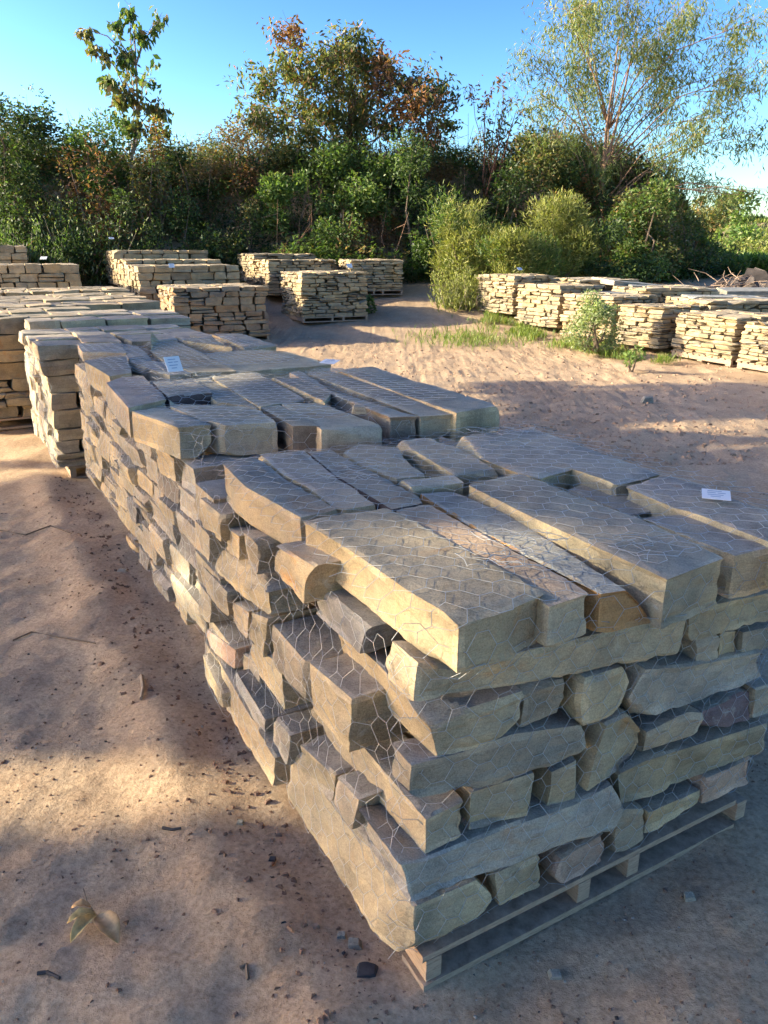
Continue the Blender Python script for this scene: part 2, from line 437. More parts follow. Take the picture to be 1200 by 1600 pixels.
# front courses: (course, outline TL TR BR BL, depth in metres or far point on the long side, plane offset outwards, colour)
FR1 = [
 (2, '653,1035* 717,1042 1074,957* 1072,1020* 953,1039 880,1058 801,1069 687,1090 645,1100*', (584, 968), .0, TN),
 (2, '1078,953* 1222,922* 1222,962* 1157,978 1075,1002*', .3, .0, KH),
 (3, '668,1112* 741,1104 815,1080* 812,1115 775,1158* 723,1175 683,1187*', (475, 962), .0, KH),
 (3, '808,1071* 880,1060* 883,1090 874,1116* 812,1141* 819,1096', .3, -.01, GR),
 (3, '914,1059* 979,1039* 986,1062 959,1115* 911,1131* 907,1098', .35, .0, KH),
 (3, '1010,1046* 1084,1040 1197,1018* 1191,1058* 1157,1073 1075,1104 998,1129* 982,1095', .3, .01, BL),
 (2, '1091,997* 1121,991* 1122,1040* 1086,1052*', .25, -.005, GR),
 (2, '1126,988* 1155,985* 1156,1027* 1123,1039*', .25, -.005, KH),
 (2, '1162,988* 1225,975* 1225,1002* 1157,1026*', .25, -.01, GR),
 (4, '642,1196* 720,1176 801,1147 912,1132* 914,1149 908,1175* 860,1197 770,1226 713,1235 634,1257*', (587, 1121), .0, GR),
 (4, '948,1134* 985,1118 1007,1145* 999,1182 968,1205* 917,1236* 928,1191', .3, .01, KH),
 (4, '1011,1144* 1075,1112 1095,1115* 1081,1149* 1058,1166 1004,1183*', .28, .0, GR),
 (4, '1098,1112* 1160,1086 1180,1084* 1172,1124* 1078,1157*', .28, -.015, (.17, .125, .12)),
 (4, '1184,1078* 1218,1069* 1218,1112* 1176,1127*', .28, .0, GR),
 (5, '665,1281* 728,1251* 731,1277 726,1308* 663,1341*', (445, 1092), .0, TN),
 (5, '734,1239* 835,1207* 839,1271* 731,1305*', .3, .0, KH),
 (5, '862,1207* 901,1188* 908,1247* 853,1271* 860,1237', .3, -.005, TN),
 (5, '965,1211* 1007,1190 1058,1174 1197,1130* 1186,1177* 1121,1202 1019,1245 970,1259*', .3, .0, KH),
 (6, '623,1352* 660,1348 795,1294 900,1257 957,1226* 969,1273 959,1297* 897,1310 843,1333 758,1367 682,1398 640,1416*', (553, 1262), .01, BL),
 (6, '973,1264* 1006,1264* 1006,1313* 962,1338* 960,1304', .28, -.005, GR),
 (6, '1014,1270* 1095,1234* 1092,1256* 1007,1307*', .28, .0, KH),
 (6, '1103,1216* 1179,1184* 1172,1225* 1096,1258*', .28, .0, PK),
 (7, '645,1418* 713,1389 747,1374* 765,1398 763,1424* 682,1472 624,1512*', (447, 1210), .0, KH),
 (7, '774,1364* 840,1335* 850,1386* 781,1417*', .3, -.01, TN),
 (7, '877,1344* 945,1301* 942,1347* 880,1383* 866,1369', .3, .0, PK),
]
for c, s, dep, off, col in FR1:
    L = vlen(*dep) if isinstance(dep, tuple) else dep
    e = parse(s, front_pt(off))
    stone(e, LV * (L + off), 'P1', c, .013, 1.0, col)
# long side: FT NT NB FB (far-top, near-top, near-bottom, far-bottom)
LF1 = [
 (2, '487,912 572,982 562,1022 490,960', .30, .05, (.27, .26, .235)),
 (2, '427,850 480,887 474,945 427,892', .3, .0, KH),
 (2, '380,832 400,847 400,900 385,880', .35, .0, GR),
 (2, '350,822 372,837 371,879 351,858', .35, .02, KH),
 (2, '314,779 346,805 345,847 318,822', .35, .0, TN),
 (3, '321,838 414,922 421,966 333,888', .24, .0, KH),
 (4, '427,976 480,1037 478,1090 428,1040', .33, .01, GR),
 (4, '482,1034 550,1092 546,1175 482,1100', .33, .0, KH),
 (3, '392,957 419,967 411,1028 392,995', .3, .0, KH),
 (3, '362,940 386,955 384,1000 362,972', .3, .01, GR),
 (3, '312,880 355,925 357,965 322,925', .3, .0, GR),
 (5, '332,948 437,1045 443,1115 350,988', .3, .0, KH),
 (6, '427,1120 451,1150 447,1197 427,1160', .3, .0, BL),
 (6, '467,1162 520,1212 517,1257 470,1212', .3, .0, KH),
 (6, '523,1213 560,1250 550,1296 522,1262', .3, .0, GR),
 (6, '370,1050 414,1125 410,1160 370,1092', .3, .0, (.42, .39, .33)),
 (7, '337,1025 427,1185 425,1232 350,1105', .3, -.01, TN),
 (7, '315,1022 345,1085 348,1108 315,1052', .3, -.03, KH),
 (6, '322,982 365,1014 366,1046 326,1012', .3, .01, PK),
 (6, '368,1014 400,1037 405,1085 372,1052', .3, .04, GR),
]
for c, s, dep, off, col in LF1:
    stone(parse(s, left_pt(off)), RV * dep, 'P1', c, .014, 1.0, col)

# ---- procedural stack: full courses, boundary blocks only
def split(L, lo, hi, rr, gap=.008):
    cuts = [0.0]
    while L - cuts[-1] > hi * 1.25: cuts.append(cuts[-1] + rr.uniform(lo, hi))
    if L - cuts[-1] > hi: cuts.append((cuts[-1] + L) / 2 + rr.uniform(-.03, .03))
    cuts.append(L); return cuts
def box_stone(O, ru, lv, u0, u1, v0, v1, z0, z1, rr, tag_, course, res, rough, side=None, bed=None, jit=.012):
    j = lambda: rr.uniform(-jit, jit)
    def P(u, v, z): return O + ru * (u + j()) + lv * (v + j()) + UP * z
    h0, h1 = z0 + .003, z1 - rr.uniform(0, .006)
    A, B, D_, Cc = P(u0, v0, h0), P(u1, v0, h0), P(u0, v0, h1 + j() * .5), P(u1, v0, h1 + j() * .5)
    e = ([A, B], [B, Cc], [D_, Cc], [A, D_])
    return stone(e, lv * (v1 - v0), tag_, course, res, rough, side, bed, rr.randrange(10 ** 6))
def courses(name, O, ang, W, D, z0, H, n, lo, hi, res, seed, rough=1.0, faces='FLRB', top=True, pal=None, bedpal=None, gap=.01, first=1, jit=.012, skip_top_trace=False):
    rr = random.Random(seed)
    ru = np.array((math.cos(ang), math.sin(ang), 0)); lv = np.array((-math.sin(ang), math.cos(ang), 0)); O = np.array(O, float)
    hs = np.array([rr.uniform(.72, 1.28) for _ in range(n)]); hs = hs / hs.sum() * H; z = z0
    for k in range(n):
        c = n - k + first - 1
        swap = k % 2 == 0
        A_, B_ = (D, W) if swap else (W, D)            # rows advance along A_, blocks along B_
        is_top = top and k == n - 1
        rows = split(A_, .2 if not is_top else .22, .34 if not is_top else .4, rr)
        for i in range(len(rows) - 1):
            cs = split(B_, lo, hi, rr)
            for q in range(len(cs) - 1):
                edge_r = i in (0, len(rows) - 2); edge_c = q in (0, len(cs) - 2)
                if not (edge_r or edge_c or is_top): continue
                g = rr.uniform(.002, gap)
                a0, a1, b0, b1 = rows[i] + g, rows[i + 1] - g, cs[q] + g, cs[q + 1] - g
                po = [rr.uniform(-.02, .022) for _ in range(4)]
                if i == 0: a0 += po[0]
                if i == len(rows) - 2: a1 += po[1]
                if q == 0: b0 += po[2]
                if q == len(cs) - 2: b1 += po[3]
                u0, u1, v0, v1 = (b0, b1, a0, a1) if swap else (a0, a1, b0, b1)
                if not is_top:                      # only blocks touching a built face
                    tf = {'F': v0 < .1, 'L': u0 < .1, 'R': u1 > W - .1, 'B': v1 > D - .1}
                    if not any(tf[x] for x in faces): continue
                if not is_top and rr.random() < .22 and hs[k] > .06:      # two thinner blocks in place of one
                    zm = z + hs[k] * rr.uniform(.4, .6)
                    box_stone(O, ru, lv, u0, u1, v0, v1, zm, z + hs[k], rr, name, c, res, rough, rr.choice(pal) if pal else None, None, jit)
                    box_stone(O, ru, lv, u0 + rr.uniform(-.015, .015), u1, v0 + rr.uniform(-.015, .015), v1, z, zm - .003, rr, name, c, res, rough, rr.choice(pal) if pal else None, None, jit)
                    continue
                box_stone(O, ru, lv, u0, u1, v0, v1, z, z + hs[k] - (rr.uniform(0, .018) if is_top else 0), rr, name, c, res, rough,
                          rr.choice(pal) if pal else None, rr.choice(bedpal) if bedpal else None, jit)
        z += hs[k]
    return O, ru, lv

CORES = []
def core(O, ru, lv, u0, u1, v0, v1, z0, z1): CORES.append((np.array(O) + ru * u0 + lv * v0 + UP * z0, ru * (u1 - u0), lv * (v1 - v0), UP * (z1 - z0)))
# back and right sides of the nearest stack
courses('P1', O1 + RV * .0 + LV * 0, ANG, 1.24, 1.5, .12, .75, 6, .2, .5, .05, 5, faces='B', top=False, first=2)
rr1 = random.Random(77)
for k in range(6):
    v = .34
    while v < 1.2:
        L = rr1.uniform(.22, .5); v1 = min(v + L, 1.24)
        box_stone(O1, RV, LV, .96 + rr1.uniform(-.02, .02), 1.22 + rr1.uniform(-.02, .02), v, v1 - .01, .12 + k * .125, .24 + k * .125, rr1, 'P1', 7 - k, .05, 1.0)
        v = v1
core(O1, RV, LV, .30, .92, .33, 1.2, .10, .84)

def slabs(name, rows, zt, th, res=.03, side=None):
    for r_ in rows:
        s = r_[0]; z = zt + (r_[1] if len(r_) > 1 else 0); t = r_[2] if len(r_) > 2 else th
        cl = r_[3] if len(r_) > 3 else None; bd = tuple(np.array(r_[4]) * WB) if len(r_) > 4 else None
        stone(parse(s, lambda x, y: un(x, y, z)), (0, 0, -t), name, 1, res, .8, cl, bd)
# ---- second stack
TOP2 = [
 ('277,667* 333,662* 256,634* 206,642*', .0, .13, KH, (.26, .27, .25)),
 ('336,665* 432,659* 402,636* 258,632*', .0, .13, GR, (.27, .28, .25)),
 ('457,666* 500,666* 432,629* 408,637*', -.005, .13, (.2, .16, .12), (.27, .28, .25)),
 ('502,671* 604,668* 510,631* 434,628*', -.005, .11, GR, (.28, .285, .25)),
 ('200,637* 262,622* 217,582* 165,597*', .015, .13, GR, (.28, .26, .245)),
 ('263,621* 332,613* 299,591* 238,597*', .01, .07, DK, (.26, .26, .24)),
 ('338,628* 402,636* 326,589* 302,592*', -.01, .10, KH, (.28, .285, .25)),
 ('405,635* 477,624* 400,580* 326,587*', .0, .09, KH, (.28, .28, .25)),
 ('507,628* 520,612* 450,581* 409,582*', .01, .12, KH, (.29, .275, .235)),
 ('607,651* 654,650* 520,611 471,580* 452,582* 510,613', .01, .12, (.28, .22, .16), (.27, .28, .26)),
 ('656,650* 710,647* 639,619 523,580* 473,580*', .01, .12, GR, (.27, .275, .25)),
 ('713,645* 779,634* 581,573* 524,577* 639,619', .02, .12, KH, (.26, .27, .25)),
]
slabs('P2', TOP2, 1.02, .12, .02)
O2 = O1 + RV * .05 + LV * 1.62
courses('P2', O2, R(31), 1.12, 1.5, .09, .80, 7, .2, .5, .022, 21, 1.1, faces='FLRB', top=False, gap=.022, first=2, jit=.02, pal=[KH, KH, GR, TN, BL, (.23, .2, .16)])
core(O2, RV, LV, .25, .85, .25, 1.1, .1, .88)
# ---- third stack
TOP3 = [
 ('170,587* 206,582* 198,555* 127,562*', .03, .13, KH),
 ('129,550* 198,551* 187,536* 120,536*', .03, .06, GR),
 ('129,535* 190,534* 173,521* 115,518*', .03, .12, KH),
 ('300,582* 371,580* 275,532* 213,533* 257,565', .02, .11, KH, (.32, .30, .235)),
 ('297,550* 350,539* 320,521* 276,533*', .035, .1, KH, (.31, .3, .24)),
 ('383,543* 434,539* 377,520* 329,521*', .035, .12, KH),
 ('368,581* 519,569* 446,548 380,547* 320,553*', .01, .09, KH, (.32, .30, .235)),
 ('200,560* 238,560* 215,540* 185,537*', .02, .1, GR),
 ('264,586* 300,582* 255,566 215,562* 200,564*', .02, .1, GR),
]
slabs('P3', TOP3, 1.0, .11, .035)
O3 = O1 + RV * .06 + LV * 3.26
courses('P3', O3, R(31), 1.12, 1.38, .11, .80, 7, .18, .45, .035, 31, 1.1, faces='FLRB', top=False, gap=.02, first=2, jit=.02, pal=[KH, KH, GR, TN])
core(O3, RV, LV, .25, .85, .25, 1.1, .1, .9)
# ---- fourth stack
O4 = O1 + RV * -.14 + LV * 4.85
courses('P4', O4, R(30), 1.35, 1.45, .11, .91, 8, .2, .5, .035, 41, .9, gap=.016, pal=[KH, TN, GR], bedpal=None)
courses('P4b', O4 + LV * 1.52 + RV * .05, R(29), 1.45, 1.3, .11, .96, 8, .2, .55, .045, 42, .9, gap=.016, pal=[KH, TN, GR], bedpal=None)
core(O4, RV, LV, .25, 1.0, .25, 2.5, .1, .9)

# ---- other stacks: frame corner on the ground plane (x, y), angle, width, depth, top height
STK = {}
def stack(name, x, y, ang, W, D, ztop, n, lo, hi, res, seed, pal=None, bedpal=None, zb=None, **k):
    k.setdefault('jit', .02); k.setdefault('rough', 1.5)
    zb = zg1(x + .4, y + .5) if zb is None else zb
    courses(name, (x, y, 0), R(ang), W, D, zb + .12, ztop - zb - .12, n, lo, hi, res, seed, pal=pal, bedpal=bedpal, **k)
    ru = np.array((math.cos(R(ang)), math.sin(R(ang)), 0)); lv = np.array((-math.sin(R(ang)), math.cos(R(ang)), 0))
    core((x, y, 0), ru, lv, .2, W - .2, .2, D - .2, zb + .1, ztop - .08)
    STK[name] = (np.array((x, y, zb)), ru, lv, W, D)
LIT = [(.37, .29, .175), (.34, .27, .165), (.39, .31, .19), (.30, .24, .155), (.35, .265, .15)]
LITB = [(.37, .30, .205), (.34, .285, .20), (.38, .315, .215)]
TANP = [(.34, .23, .13), (.36, .25, .145), (.31, .22, .14), (.38, .27, .16)]
def fx(u, v): q = O1 + RV * u + LV * v; return q[0], q[1]
x, y = fx(-.62, 6.95); stack('P5', x, y, 29, 1.3, 1.38, 1.08, 7, .2, .5, .06, 51, LIT, LITB)
x, y = fx(-.35, 8.35); stack('P6', x, y, 29, 1.9, 1.3, 1.09, 7, .25, .55, .07, 61, LIT, LITB)
x, y = fx(-.25, 9.8); stack('P7', x, y, 29, 1.95, 1.3, 1.09, 7, .25, .55, .07, 62, LIT, LITB)
x, y = fx(-.3, 11.25); stack('P8', x, y, 29, 2.1, 1.5, 1.12, 7, .25, .55, .07, 63, LIT, LITB)
q = at(-60, 404, 14.6); stack('P9', q[0], q[1], 24, 2.0, 1.9, 1.43, 8, .25, .55, .08, 64, LIT, LITB)
q = at(-130, 384, 17.0); stack('P10', q[0], q[1], 24, 2.1, 2.2, 1.80, 8, .25, .55, .08, 65, LIT, LITB)
# brown stack and the row behind it
q = at(266, 440, 13.9); stack('T1', q[0], q[1], 24, 1.75, 1.75, 1.06, 8, .22, .5, .05, 71, TANP, LITB, gap=.02)
q = at(212, 411, 15.7); stack('T2', q[0], q[1], 26, 2.1, 1.72, 1.40, 8, .22, .5, .06, 72, LIT, LITB, gap=.02)
q = at(196, 398, 17.3); stack('T3', q[0], q[1], 27, 2.1, 1.8, 1.50, 8, .22, .5, .07, 73, LIT, LITB)
q = at(176, 389, 19.0); stack('T4', q[0], q[1], 27, 2.3, 1.7, 1.70, 8, .22, .5, .07, 74, LIT, LITB)
# middle thin-stone stack, two behind it
q = at(470, 421, 16.0); stack('M1', q[0], q[1], 24, 1.46, 1.45, 1.27, 12, .13, .42, .06, 81, LIT, LITB, gap=.012)
q = at(418, 405, 17.9); stack('M2', q[0], q[1], 24, 1.7, 1.9, 1.49, 12, .15, .42, .07, 82, LIT, LITB)
q = at(395, 396, 19.0); stack('M3', q[0], q[1], 24, 1.6, 1.6, 1.62, 12, .15, .42, .08, 84, LIT, LITB)
q = at(546, 405, 18.3); stack('M4', q[0], q[1], 14, 1.28, 1.5, 1.49, 12, .13, .42, .07, 83, LIT, LITB)
# right-hand row, long sides towards the sun
def right(name, px0, px1, y0t, y1t, d0, d1, ztop_h, seed, zb=None):
    a = at(px1, y1t, d1); b = at(px0, y0t, d0)          # near corner, far corner of the face
    dv = b - a; L = math.hypot(dv[0], dv[1]); ang = math.degrees(math.atan2(-dv[0], dv[1]))
    stack(name, a[0], a[1], ang, 1.15, L - .05, (a[2] + b[2]) / 2, 11, .13, .4, .05, seed, LIT, LITB, zb=zb, gap=.01)
right('R1', 744, 803, 421, 437, 17.6, 16.3, 0, 91)
right('R2', 806, 874, 437, 452, 16.2, 15.0, 0, 92)
right('R3', 877, 958, 453, 468, 14.9, 13.75, 0, 93)
right('R4', 962, 1036, 470, 484, 13.65, 12.75, 0, 94)
right('R5', 1053, 1152, 486, 494, 12.65, 11.45, 0, 95)
right('R6', 1158, 1300, 497, 520, 11.35, 9.9, 0, 96)
# second line behind the right-hand row, shorter piles
for k, (px, py, d, a_, W, D, zt) in enumerate([(905, 447, 16.4, 10, 1.3, 1.5, 1.12), (1010, 462, 14.6, 10, 1.5, 1.4, 1.02), (1110, 470, 13.2, 10, 1.6, 1.5, .88)]):
    q = at(px, py, d); stack('S%d' % (k + 1), q[0], q[1], a_, W, D, zt, 9, .2, .6, .08, 101 + k, LIT, [(.36, .32, .25), (.40, .34, .24)])

# ------------------------------------------------------------------ how large does each stone show
from itertools import chain
def build_bvh(lst):
    V = []; F = []; own = []; k = 0
    for i, s in enumerate(lst):
        V.append(s['v']); F.append(s['f'] + k); k += len(s['v']); own += [i] * len(s['f'])
    V = np.concatenate(V); F = np.concatenate(F)
    return BVHTree.FromPolygons(V.tolist(), F.tolist()), own
bvh_all, own = build_bvh(STONES)
cl = Vector((0, 0, CAMH)); hits = {}; hx = {}; hy = {}
ST = 5
for py in range(370, 1600, ST):
    for px in range(2, 1200, ST):
        d = Vector(ray(px, py)).normalized()
        h = bvh_all.ray_cast(cl, d, 60)
        if h[2] is not None:
            i = own[h[2]]; hits[i] = hits.get(i, 0) + 1; hx[i] = hx.get(i, 0) + px; hy[i] = hy.get(i, 0) + py
for i, c in hits.items(): STONES[i]['px'] = c; STONES[i]['sx'] = hx[i] / c; STONES[i]['sy'] = hy[i] / c
order = sorted([i for i in range(len(STONES)) if STONES[i]['px'] > 0], key=lambda i: -STONES[i]['px'])
big = set(order[:298])
print('stones', len(STONES), 'seen', len(order), 'smallest kept', STONES[order[min(297, len(order) - 1)]]['px'])

ORD = ['', 'first', 'second', 'third', 'fourth', 'fifth', 'sixth', 'seventh', 'eighth', 'ninth', 'tenth', 'eleventh', 'twelfth', 'thirteenth', 'fourteenth', 'fifteenth', 'sixteenth']
SNAME = {'P1': 'nearest stack', 'P2': 'second stack back', 'P3': 'third stack back', 'P4': 'fourth stack back', 'P4b': 'fourth stack back rear half', 'P5': 'shifted stack at left edge',
 'P6': 'first sunlit left stack', 'P7': 'second sunlit left stack', 'P8': 'third sunlit left stack', 'P9': 'raised left stack', 'P10': 'rearmost left stack',
 'T1': 'brown-faced stack', 'T2': 'stack behind brown-faced one', 'T3': 'third stack of brown row', 'T4': 'last stack of brown row',
 'M1': 'thin-stone stack on pallet', 'M2': 'stack behind thin-stone one', 'M3': 'rearmost middle stack', 'M4': 'small stack beside dark shrubs',
 'R1': 'far end of right row', 'R2': 'second stack of right row', 'R3': 'right stack behind pale shrub', 'R4': 'fourth stack of right row', 'R5': 'fifth stack of right row', 'R6': 'rightmost stack',
 'S1': 'pile behind pale shrub', 'S2': 'slab pile behind right row', 'S3': 'rightmost rear slab pile'}
def colour_word(c, near=False):
    r, g, b = c
    if max(c) < .21: return 'dark brown'
    if r / b > 3: return 'rust brown'
    if r - g > .105: return 'pinkish'
    if r / b > 2.0: return 'tan-grey' if near else 'golden tan'
    if r / b < 1.6: return 'blue-grey'
    return 'grey' if near else 'buff'
NOTE = {0: 'broad slab at the near corner with a patch of sun, top of nearest stack', 2: 'long slab with a rust-orange broken end, top of nearest stack',
        3: 'longest slab, second from the right, knotted wire on it, top of nearest stack', 4: 'small flat filler stone between the long slabs, top of nearest stack',
        10: 'broad slab at the rear right with a square hole before it, nearest stack', 11: 'loose narrow slab beside the square hole, top of nearest stack'}
def size_word(s):
    L = sorted(s['L'], reverse=True)
    if L[0] > .55: return 'long'
    if L[0] > .4: return 'medium-long'
    if L[2] < .075: return 'thin'
    return 'short'
groups = {}
for i in big: groups.setdefault((STONES[i]['stack'], STONES[i]['course']), []).append(i)
for (sk, c), ids in groups.items():
    ids.sort(key=lambda i: STONES[i]['sx'])
    for n_, i in enumerate(ids):
        s = STONES[i]; w = 'slab' if c == 1 and sk[0] == 'P' else 'block'
        m_ = len(ids)
        p_ = 'leftmost' if n_ == 0 else 'rightmost' if n_ == m_ - 1 else ORD[min(n_ + 1, 16)] + ' from left' if n_ < 16 else 'far right'
        if m_ == 1: p_ = 'largest showing'
        s['label'] = '%s %s %s, %s in %s, %s' % (size_word(s), colour_word(s['side'], sk[0] == 'P' and len(sk) == 2 and sk[1] in '1234'), w, p_, 'top layer' if c == 1 else ORD[c] + ' layer', SNAME[sk])
for i_, l_ in NOTE.items(): STONES[i_]['label'] = l_
def emit_stone(s):
    base = s['cen'].copy(); base[2] = s['v'][:, 2].min()
    me = mesh_np('stone_block', s['v'] - base, s['f'], 4, s['tint'], True, 15)
    o = link('stone_block', me, None, STONE); o.location = base
    prop(o, s['label'], 'stone', 'sandstone blocks stacked on the pallets')
for i in order[:298]: emit_stone(STONES[i])
rest = [s for i, s in enumerate(STONES) if i not in big]
V = []; F = []; T = []; k = 0
for s in rest: V.append(s['v']); F.append(s['f'] + k); T.append(s['tint']); k += len(s['v'])
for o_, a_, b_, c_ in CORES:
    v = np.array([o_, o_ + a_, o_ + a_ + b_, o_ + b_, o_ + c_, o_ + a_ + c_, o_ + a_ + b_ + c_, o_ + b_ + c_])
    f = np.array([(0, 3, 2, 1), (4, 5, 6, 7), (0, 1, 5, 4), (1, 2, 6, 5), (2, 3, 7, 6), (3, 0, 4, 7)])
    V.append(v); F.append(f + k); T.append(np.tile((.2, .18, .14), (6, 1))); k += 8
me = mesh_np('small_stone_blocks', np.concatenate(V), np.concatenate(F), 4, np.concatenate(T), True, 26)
prop(link('small_stone_blocks', me, None, STONE), 'the many small or half-hidden buff blocks filling the farther stacks', 'stones', None, 'stuff')

# ------------------------------------------------------------------ pallets
def pallet(label, O, ru, lv, W, D, zb, stringers, orange=False):
    t = empty('wooden_pallet', tuple(O), math.atan2(ru[1], ru[0])); prop(t, label, 'pallet', 'wooden pallets under the stacks')
    X = np.array((1, 0, 0)); Y = np.array((0, 1, 0)); Z = np.array((0, 0, 1.0))
    for k, u in enumerate(stringers):
        m = MB(); m.box(X * (u - .02) + Z * .043, X * .042, Y * D, Z * .063); m.build('stringer', WOOD, t)
    v = 0.0; k = 0
    while v < D - .05:
        m = MB(); w = .09; m.box(np.array((0, v, .108)), X * W, Y * w, Z * .017)
        m.build('deck_board', WOOD2 if (orange and k == 1) else WOOD, t); v += w + .04; k += 1
    for v in (0.0, D / 2 - .05, D - .1):
        m = MB(); m.box(np.array((0, v - .006, .022)), X * W, Y * .1, Z * .019); m.build('bottom_board', WOOD, t)
pallet('weathered grey pallet under the nearest stack, open gaps showing', O1 + RV * .07 + LV * .0 + UP * -.022, RV, LV, 1.10, 1.46, 0, (.03, .50, .68, 1.13), True)
pallet('weathered pallet under the second stack back', O2 + RV * .1 + LV * .12 + UP * -.04, RV, LV, .95, 1.2, 0, (.03, .55, 1.07))
pallet('weathered pallet under the third stack back', O3 + RV * .1 + LV * .1 + UP * -.03, RV, LV, .95, 1.2, 0, (.03, .55, 1.07))
pallet('weathered pallet under the fourth stack back', O4 + RV * .08 + LV * .08 + UP * -.03, RV, LV, 1.1, 1.25, 0, (.03, .6, 1.17))
for nm, lb in (('M1', 'pallet with dark openings under the thin-stone stack'), ('M4', 'pallet under the small stack beside dark shrubs'), ('T1', 'pallet under the brown-faced stack'),
               ('R5', 'pallet under the fifth stack of the right row'), ('R6', 'pallet under the rightmost stack'), ('P5', 'pallet under the shifted stack at left edge')):
    o_, ru, lv, W, D = STK[nm]
    pallet(lb, o_, ru, lv, W, D, 0, (.03, W * .45, W * .62, W - .03))

# ------------------------------------------------------------------ wire netting
def netting(label, stacks, faces, rad, seed, extra=None):
    rr = np.random.RandomState(seed)
    bv, _ = build_bvh([s for s in STONES if s['stack'] in stacks])
    V = []; F = []; k = 0
    P_, h_, s_ = .108, .034, .030
    for (O, a, b, n, A, B, lim) in faces:       # origin, two in-plane axes, outward normal, extents, how far it may sink
        ni, nj = int(A / P_) + 2, int(B / h_) + 1
        nodes = {}; pts = []; E = []
        for j in range(nj):
            for i in range(ni):
                c = (i + .5 * (j % 2)) * P_
                for e in (0, 1):
                    u = c + (-s_ / 2 if e == 0 else s_ / 2); v = j * h_
                    nodes[(i, j, e)] = len(pts); pts.append((u, v))
        pts = np.array(pts)
        q3 = np.c_[pts, np.zeros(len(pts))]
        pts[:, 0] += .007 * noise(q3, 9, seed) + .02 * noise(q3, 2.2, seed + 1); pts[:, 1] += .006 * noise(q3, 9, seed + 2) + .016 * noise(q3, 2.4, seed + 3)
        for j in range(nj):
            for i in range(ni):
                E.append((nodes[(i, j, 0)], nodes[(i, j, 1)]))
                if j + 1 < nj:
                    i2 = i if j % 2 == 0 else i + 1
                    if (i2, j + 1, 0) in nodes: E.append((nodes[(i, j, 1)], nodes[(i2, j + 1, 0)]))
                    i3 = i - 1 if j % 2 == 0 else i
                    if (i3, j + 1, 1) in nodes: E.append((nodes[(i, j, 0)], nodes[(i3, j + 1, 1)]))
        E = np.array(E)
        W3 = O + pts[:, :1] * a + pts[:, 1:] * b
        dep = np.full(len(pts), lim)
        nv = Vector(n)
        for t in range(len(pts)):
            h = bv.ray_cast(Vector(W3[t] + n * .15), -nv, .15 + lim)
            if h[0] is not None: dep[t] = h[3] - .15
        dep -= .004
        for _ in range(3):                       # taut wire bridges the hollows
            sm = np.zeros(len(pts)); ct = np.zeros(len(pts))
            np.add.at(sm, E[:, 0], dep[E[:, 1]]); np.add.at(sm, E[:, 1], dep[E[:, 0]]); np.add.at(ct, E.ravel(), 1)
            dep = np.minimum(dep, sm / np.maximum(ct, 1))
        W3 = W3 - n * (dep - .003 * rr.rand(len(pts)))[:, None]
        keep = (pts[:, 0] > -.01) & (pts[:, 0] < A) & (pts[:, 1] < B)
        E = E[keep[E[:, 0]] & keep[E[:, 1]]]
        p0, p1 = W3[E[:, 0]], W3[E[:, 1]]
        d = p1 - p0; L = np.linalg.norm(d, axis=1); ok = (L < .12) & (L > .002); p0, p1, d, L = p0[ok], p1[ok], d[ok], L[ok]
        d = d / L[:, None]; s1 = np.cross(d, n); s1 /= (np.linalg.norm(s1, axis=1)[:, None] + 1e-9); s2 = np.cross(d, s1)
        ring = []
        for j in range(3):
            t = 2 * math.pi * j / 3; w = (s1 * math.cos(t) + s2 * math.sin(t)) * rad; ring.append(w)
        M = len(p0); vv = np.stack([p0 + ring[0], p0 + ring[1], p0 + ring[2], p1 + ring[0], p1 + ring[1], p1 + ring[2]], 1).reshape(-1, 3)
        b0 = np.arange(M)[:, None] * 6
        ff = np.concatenate([b0 + np.array([[0, 1, 4, 3]]), b0 + np.array([[1, 2, 5, 4]]), b0 + np.array([[2, 0, 3, 5]])])
        V.append(vv); F.append(ff + k); k += len(vv)
    for (ps, r_) in (extra or []):
        m = MB(); m.tube(ps, r_, 3, False); V.append(np.array(m.v)); F.append(np.array(m.f) + k); k += len(m.v)
    V = np.concatenate(V); o = V.mean(0); o[2] = 0
    me = mesh_np('wire_netting', V - o, np.concatenate(F), 4)
    ob = link('wire_netting', me, None, WIRE); ob.location = o
    prop(ob, label, 'wire netting', 'hexagonal wire netting round the stacks')
def tangle(cx, cy, zc, n, size, seed):
    rr = random.Random(seed); out = []
    for _ in range(n):
        a = un(cx + rr.uniform(-size, size), cy + rr.uniform(-size * .35, size * .35), zc); ph = rr.uniform(0, 6.3); pts = []
        rx = rr.uniform(.02, .09); ry = rr.uniform(.015, .05); tw = rr.uniform(3, 7)
        for k in range(14):
            t = ph + tw * k / 13
            pts.append(a + np.array((rx * math.cos(t) * (1 + .3 * math.sin(3 * t)), ry * math.sin(t), .006 + .012 * abs(math.sin(2 * t + ph)))))
        out.append((pts, .0009))
    return out
ex1 = tangle(800, 865, 1.0, 12, 60, 3) + tangle(770, 690, 1.0, 6, 45, 4) + tangle(1010, 860, .99, 5, 40, 5) + tangle(540, 740, .99, 6, 50, 6)
netting('galvanised hexagonal netting drawn over the nearest stack', ('P1',), [
    (O1 - RV * .01 + UP * .1, RV, UP, -LV, 1.3, .80, .05),
    (O1 + LV * 1.5 + UP * .1, -LV, UP, -RV, 1.5, .80, .05),
    (O1 - LV * .06 + UP * .86 - RV * .0, RV, UP, -LV, 1.4, .12, .10),
    (O1 - LV * .05 + UP * 1.0, RV, LV, UP, 1.45, 1.45, .04)], .00072, 1, ex1)
ex2 = tangle(285, 597, 1.05, 22, 42, 8) + tangle(514, 583, 1.05, 10, 8, 9)
